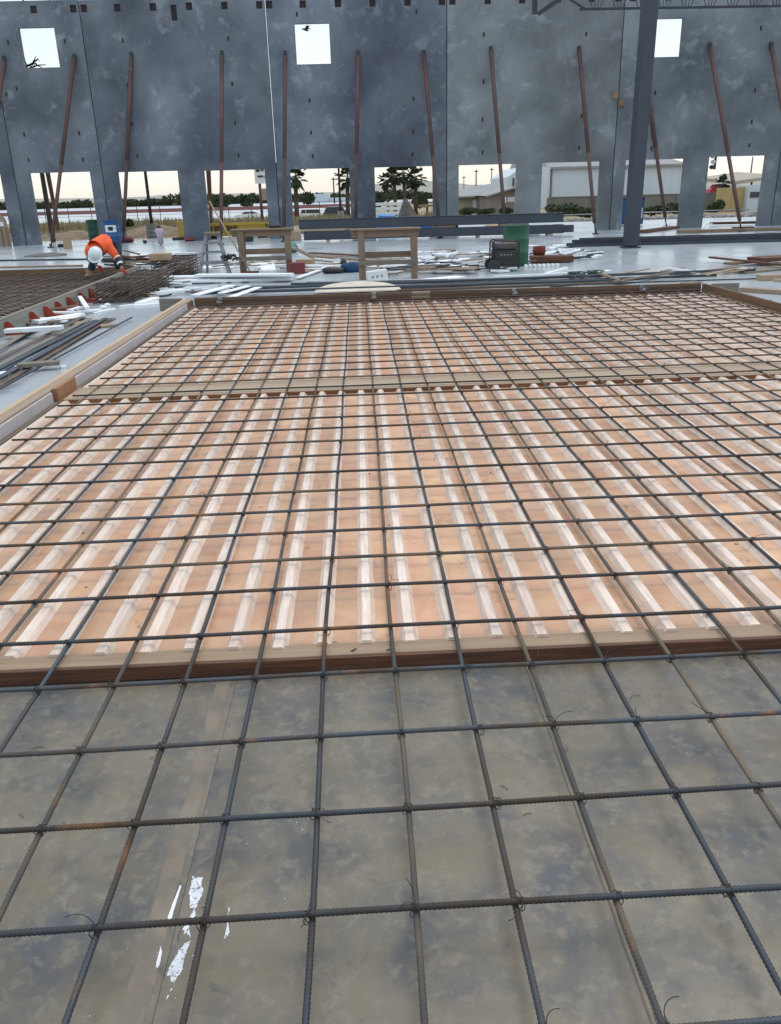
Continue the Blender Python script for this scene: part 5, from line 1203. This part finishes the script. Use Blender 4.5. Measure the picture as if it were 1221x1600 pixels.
mb.build('grass', M_GRASS, kind='stuff', label='dry straw coloured grass on the ground beyond the left openings', cat='grass')
mb = MB(); n = 60; vs = []
for i in range(n+1):
    for j in range(9):
        x = -18+15*i/n; f = j/8; y = 38.6+3.2*f; z = -.1 + .62*math.sin(math.pi*f)*(.55+.5*NZ.noise(V((x*.45, f, 2)))) + .10*NZ.noise(V((x*2.2, y*2.2, 0))); vs.append((x, y, z))
mb.add(vs, [(i*9+j, (i+1)*9+j, (i+1)*9+j+1, i*9+j+1) for i in range(n) for j in range(8)], False)
mb.build('earth_bank', mat('clay_bank', (.34,.24,.15), (.20,.14,.09), scale=1.6, rough=.98, bump=.8, bscale=6), kind='structure')
# blue portable toilet behind the column
q0, q1 = yp(971, 355, 37.5), yp(1005.5, 345, 37.5); zt3 = yp(1005, 311, 37.5).z
t = thing('portable_toilet', V(((q0.x+q1.x)/2, 37.5, 0)), 'blue portable toilet half hidden behind the steel column', 'portable toilet')
MB().b6(q0.x, q1.x, 37.5, 38.6, .05, zt3).build('cabin', M_BLUE, t, bevel=.03); MB().b6(q0.x, q1.x, 37.48, 38.65, zt3+.002, zt3+.09).build('roof', mat('dark_blue_roof', (.01,.02,.06), rough=.5), t, bevel=.02)
MB().b6(q1.x-.22, q1.x-.08, 37.47, 37.495, .3, .75).build('notice', M_PLAST, t)
# bird and the twigs in the upper windows
p = yp(478, 46.5, 45); t = thing('bird', p, 'small black bird flying past the upper central window', 'bird')
MB().ell(p, (.16, .06, .055), 10, 6, RY(.3)).tube([p+V((-.12,0,.03)), p+V((-.2,0,.04))], [.04, .02], 6).build('body', M_BLACK, t)
for s, e in ((-1, V((.22, -.1, .16))), (1, V((.3, .12, .05)))): MB().add([p+V((-.06,0,.03)), p+V((.09,0,.02)), p+e, p+e*.6+V((-.10,0,.08))], [(0,1,2,3)]).build('wing', M_BLACK, t)
t = thing('bare_tree', yp(40, 108, 37), 'bare dark twigs poking up in the lower left of the upper left window', 'twigs')
for a, b, c in (((42,108),(38,90),(36,80)), ((42,104),(52,98),(57,88)), ((42,108),(60,102),(72,101)), ((44,103),(54,99),(66,106)), ((36,108),(40,96),(45,104)), ((50,100),(60,92),(62,96))):
    MB().tube([yp(*a, 37), yp(*b, 37), yp(*c, 37)], [.04, .028, .015], 5).build('twig', M_BLACK, t)
p = yp(38, 104, 37); MB().tube([V((p.x, 37, -.2)), V((p.x, 37, p.z))], [.12, .06], 6).build('trunk', M_TRUNK, t)
mb = MB(); r2 = random.Random(9)
for q_ in ((41,100),(40,106),(56,99),(50,105)): leaves(mb, yp(*q_, 37), (.12, .1, .12), 9, .06, r2)
mb.build('leaf_clumps', M_BLACK, t)

# ------------------------------------------------------------------ the worker
def skinned(name, verts, edges, radii, m, parent, sub=2, root=0):
    o0 = V(parent['_o']); me = bpy.data.meshes.new(name); me.from_pydata([V(v)-o0 for v in verts], edges, []); me.update()
    o = bpy.data.objects.new('tmp', me); col.objects.link(o)
    md = o.modifiers.new('skin', 'SKIN'); 
    for i, r_ in enumerate(radii):
        sv = me.skin_vertices[0].data[i]; sv.radius = r_ if hasattr(r_, '__len__') else (r_, r_); sv.use_root = (i == root)
    md.use_smooth_shade = True
    s = o.modifiers.new('sub', 'SUBSURF'); s.levels = sub; s.render_levels = sub
    bpy.context.view_layer.update()
    me2 = bpy.data.meshes.new_from_object(o.evaluated_get(bpy.context.evaluated_depsgraph_get()))
    bpy.data.objects.remove(o)
    me2.materials.clear(); me2.materials.append(m)
    ob = bpy.data.objects.new(name, me2); col.objects.link(ob); ob.parent = parent; ob['_o'] = tuple(o0); return ob
w0 = gp(157, 433, .11)
pz = thing('person', w0, 'worker in orange shirt, white hard hat and red gloves bending over the left rebar mat', 'person')
P_ = lambda x, y, z: w0 + V((x*1.0, y, z*.82))
# body: pelvis, spine curved over towards the camera, legs planted wide, arms reaching down
bv = [P_(.20,.42,.80), P_(.16,.22,.86), P_(.10,.02,.84), P_(.05,-.12,.76), P_(.04,-.20,.66), P_(.05,-.25,.60),      # 0 pelvis..5 head
      P_(.04,.40,.74), P_(-.12,.18,.44), P_(-.24,.10,.08), P_(-.26,-.04,.035),                                       # 6 left hip..9 toe (picture left)
      P_(.34,.42,.74), P_(.36,.20,.42), P_(.36,.28,.08), P_(.38,.12,.035),                                         # 10 right hip..
      P_(-.15,-.06,.70), P_(-.15,-.14,.46), P_(.05,-.22,.30),                                                        # 14 shoulder (pict left), elbow, wrist
      P_(.30,-.02,.74), P_(.46,-.10,.46), P_(.56,-.20,.20)]                                                         # 17 shoulder, elbow, wrist
be = [(0,1),(1,2),(2,3),(3,4),(4,5),(0,6),(6,7),(7,8),(8,9),(0,10),(10,11),(11,12),(12,13),(3,14),(14,15),(15,16),(3,17),(17,18),(18,19)]
brd = [.11,.09,.07,.06,.05,.06,.10,.075,.05,.035,.10,.075,.05,.035,.075,.05,.032,.075,.05,.032]
skinned('body', bv, be, brd, M_SKIN, pz)
# trousers over the legs and hips
skinned('trousers', [bv[0]+V((0,.02,0)), bv[1]+V((0,.05,-.02)), bv[6], bv[7], bv[8]+V((0,0,.04)), bv[10], bv[11], bv[12]+V((0,0,.04))], [(0,1),(0,2),(2,3),(3,4),(0,5),(5,6),(6,7)], [.175,.155,.125,.10,.075,.125,.10,.075], M_NAVY, pz)
# orange shirt: torso with upper sleeves
skinned('shirt', [bv[1]+V((0,.0,0)), bv[2], bv[3], bv[4]+V((0,.05,.02)), bv[14], bv[14].lerp(bv[15], .75), bv[17], bv[17].lerp(bv[18], .85)], [(0,1),(1,2),(2,3),(2,4),(4,5),(2,6),(6,7)], [.175,.195,.19,.12,.115,.085,.115,.085], M_ORANGE, pz, root=1)
MB().tube([bv[17].lerp(bv[18], .86), bv[17].lerp(bv[18], .98)], .088, 12).build('sleeve_band', M_PINKT, pz)
MB().tube([bv[17].lerp(bv[18], 1.0)+V((0,0,0)), bv[18].lerp(bv[19], .72)], [.066, .052], 10).build('dark_undersleeve', M_NAVY, pz)
MB().tube([bv[14].lerp(bv[15], .85), bv[15].lerp(bv[16], .8)], [.06, .048], 10).build('dark_undersleeve', M_NAVY, pz)
MB().tube([bv[18].lerp(bv[19], .35), bv[18].lerp(bv[19], .52)], .066, 12).build('reflective_band', M_PLAST, pz)
# head : face looking down, hat crown towards the camera
hc = P_(.06,-.29,.60); tilt = RX(R(62))
hd = MB().ell(hc, (.078, .10, .115), 16, 12, tilt); hd.ell(hc + tilt @ V((0, -.095, -.02)), (.016, .024, .02), 8, 6)
for s in (-1, 1): hd.ell(hc + tilt @ V((s*.08, .0, -.01)), (.012, .022, .034), 8, 6)
he = hd.build('head', M_SKIN, pz)
for s in (-1, 1): MB().ell(hc + tilt @ V((s*.032, -.088, .012)), (.014, .009, .008), 8, 5).build('eye', M_HAIR, he)
MB().ell(hc + tilt @ V((0, -.088, -.055)), (.028, .008, .006), 8, 5).build('mouth', M_REDD, he)
MB().ell(hc + tilt @ V((0, .025, .015)), (.084, .095, .10), 14, 10, tilt).build('hair', M_HAIR, pz)
hat = MB(); vs = []; n = 22; m_ = 7
for i in range(m_+1):
    th = math.pi/2*i/m_
    for k in range(n):
        ph = 2*math.pi*k/n; rx_, ry_, rz_ = .135, .155, .13
        vs.append(hc + tilt @ V((rx_*math.cos(th)*math.cos(ph), ry_*math.cos(th)*math.sin(ph), .035+rz_*math.sin(th))))
hat.add(vs, [(i*n+k, i*n+(k+1) % n, (i+1)*n+(k+1) % n, (i+1)*n+k) for i in range(m_) for k in range(n)], True)
vs = []
for k in range(n):
    ph = 2*math.pi*k/n; bl = .05 if math.sin(ph) < -.3 else .018
    for rr_, zz in ((0, .035), (1, .028)): vs.append(hc + tilt @ V(((.135+rr_*bl)*math.cos(ph), (.155+rr_*bl)*math.sin(ph), zz)))
hat.add(vs, [(k*2, k*2+1, ((k+1) % n)*2+1, ((k+1) % n)*2) for k in range(n)], True)
ho = hat.build('hard_hat', M_HAT, pz)
rg = MB().tube([hc + tilt @ V((0, .15*math.cos(a_), .035+.137*math.sin(a_))) for a_ in [math.pi*k/12 for k in range(13)]], .010, 6).build('hat_ridge', M_HAT, ho)
# gloved hands with curled fingers
def hand(w, d, side, m, nm='glove'):
    d = V(d).normalized(); s = d.cross(V((0,1,0))).normalized()*side; u = s.cross(d).normalized()
    vs = [w, w+d*.05, w+d*.09]; es = [(0,1),(1,2)]; rd = [.032, (.042,.025), (.042,.022)]
    for k, (o_, L) in enumerate(((-.033,.062),(-.011,.072),(.011,.068),(.033,.052))):
        b0 = len(vs); c = w + d*.085 + s*o_; vs += [c, c+d*L*.5+u*.008, c+d*L*.8+u*.032, c+d*L*.75+u*.055]; es += [(2, b0), (b0, b0+1), (b0+1, b0+2), (b0+2, b0+3)]; rd += [.013,.0125,.0115,.010]
    b0 = len(vs); vs += [w+d*.04-s*.035+u*.01, w+d*.07-s*.06+u*.03, w+d*.10-s*.055+u*.05]; es += [(1, b0), (b0, b0+1), (b0+1, b0+2)]; rd += [.016,.014,.012]
    skinned(nm, vs, es, rd, m, pz, sub=1)
hand(bv[19], V((.45,-.35,-.75)), 1, M_GLOVE); hand(bv[16], V((.6,-.25,-.55)), -1, M_GLOVE)
for q, dr in ((bv[9], -1), (bv[13], -1)):
    MB().ell(q+V((0,.03,.012)), (.05,.135,.045), 12, 8).tube([q+V((0,.12,.02)), q+V((0,.13,.13))], [.052,.06], 10).build('boot', M_BOOT, pz)
q = P_(.10,-.26,.26)
t = thing('tie_tool', q, 'small red handled tying tool in the hand of the bending worker', 'tool'); MB().tube([q+V((.0,0,.04)), q+V((.05,-.03,-.08))], .014, 7).build('handle', M_REDD, t); MB().tube([q+V((.05,-.03,-.08)), q+V((.07,-.03,-.14))], .008, 6).build('jaw', M_STEEL2, t)

# tidy helper keys
for o in bpy.data.objects:
    if '_o' in o: del o['_o']
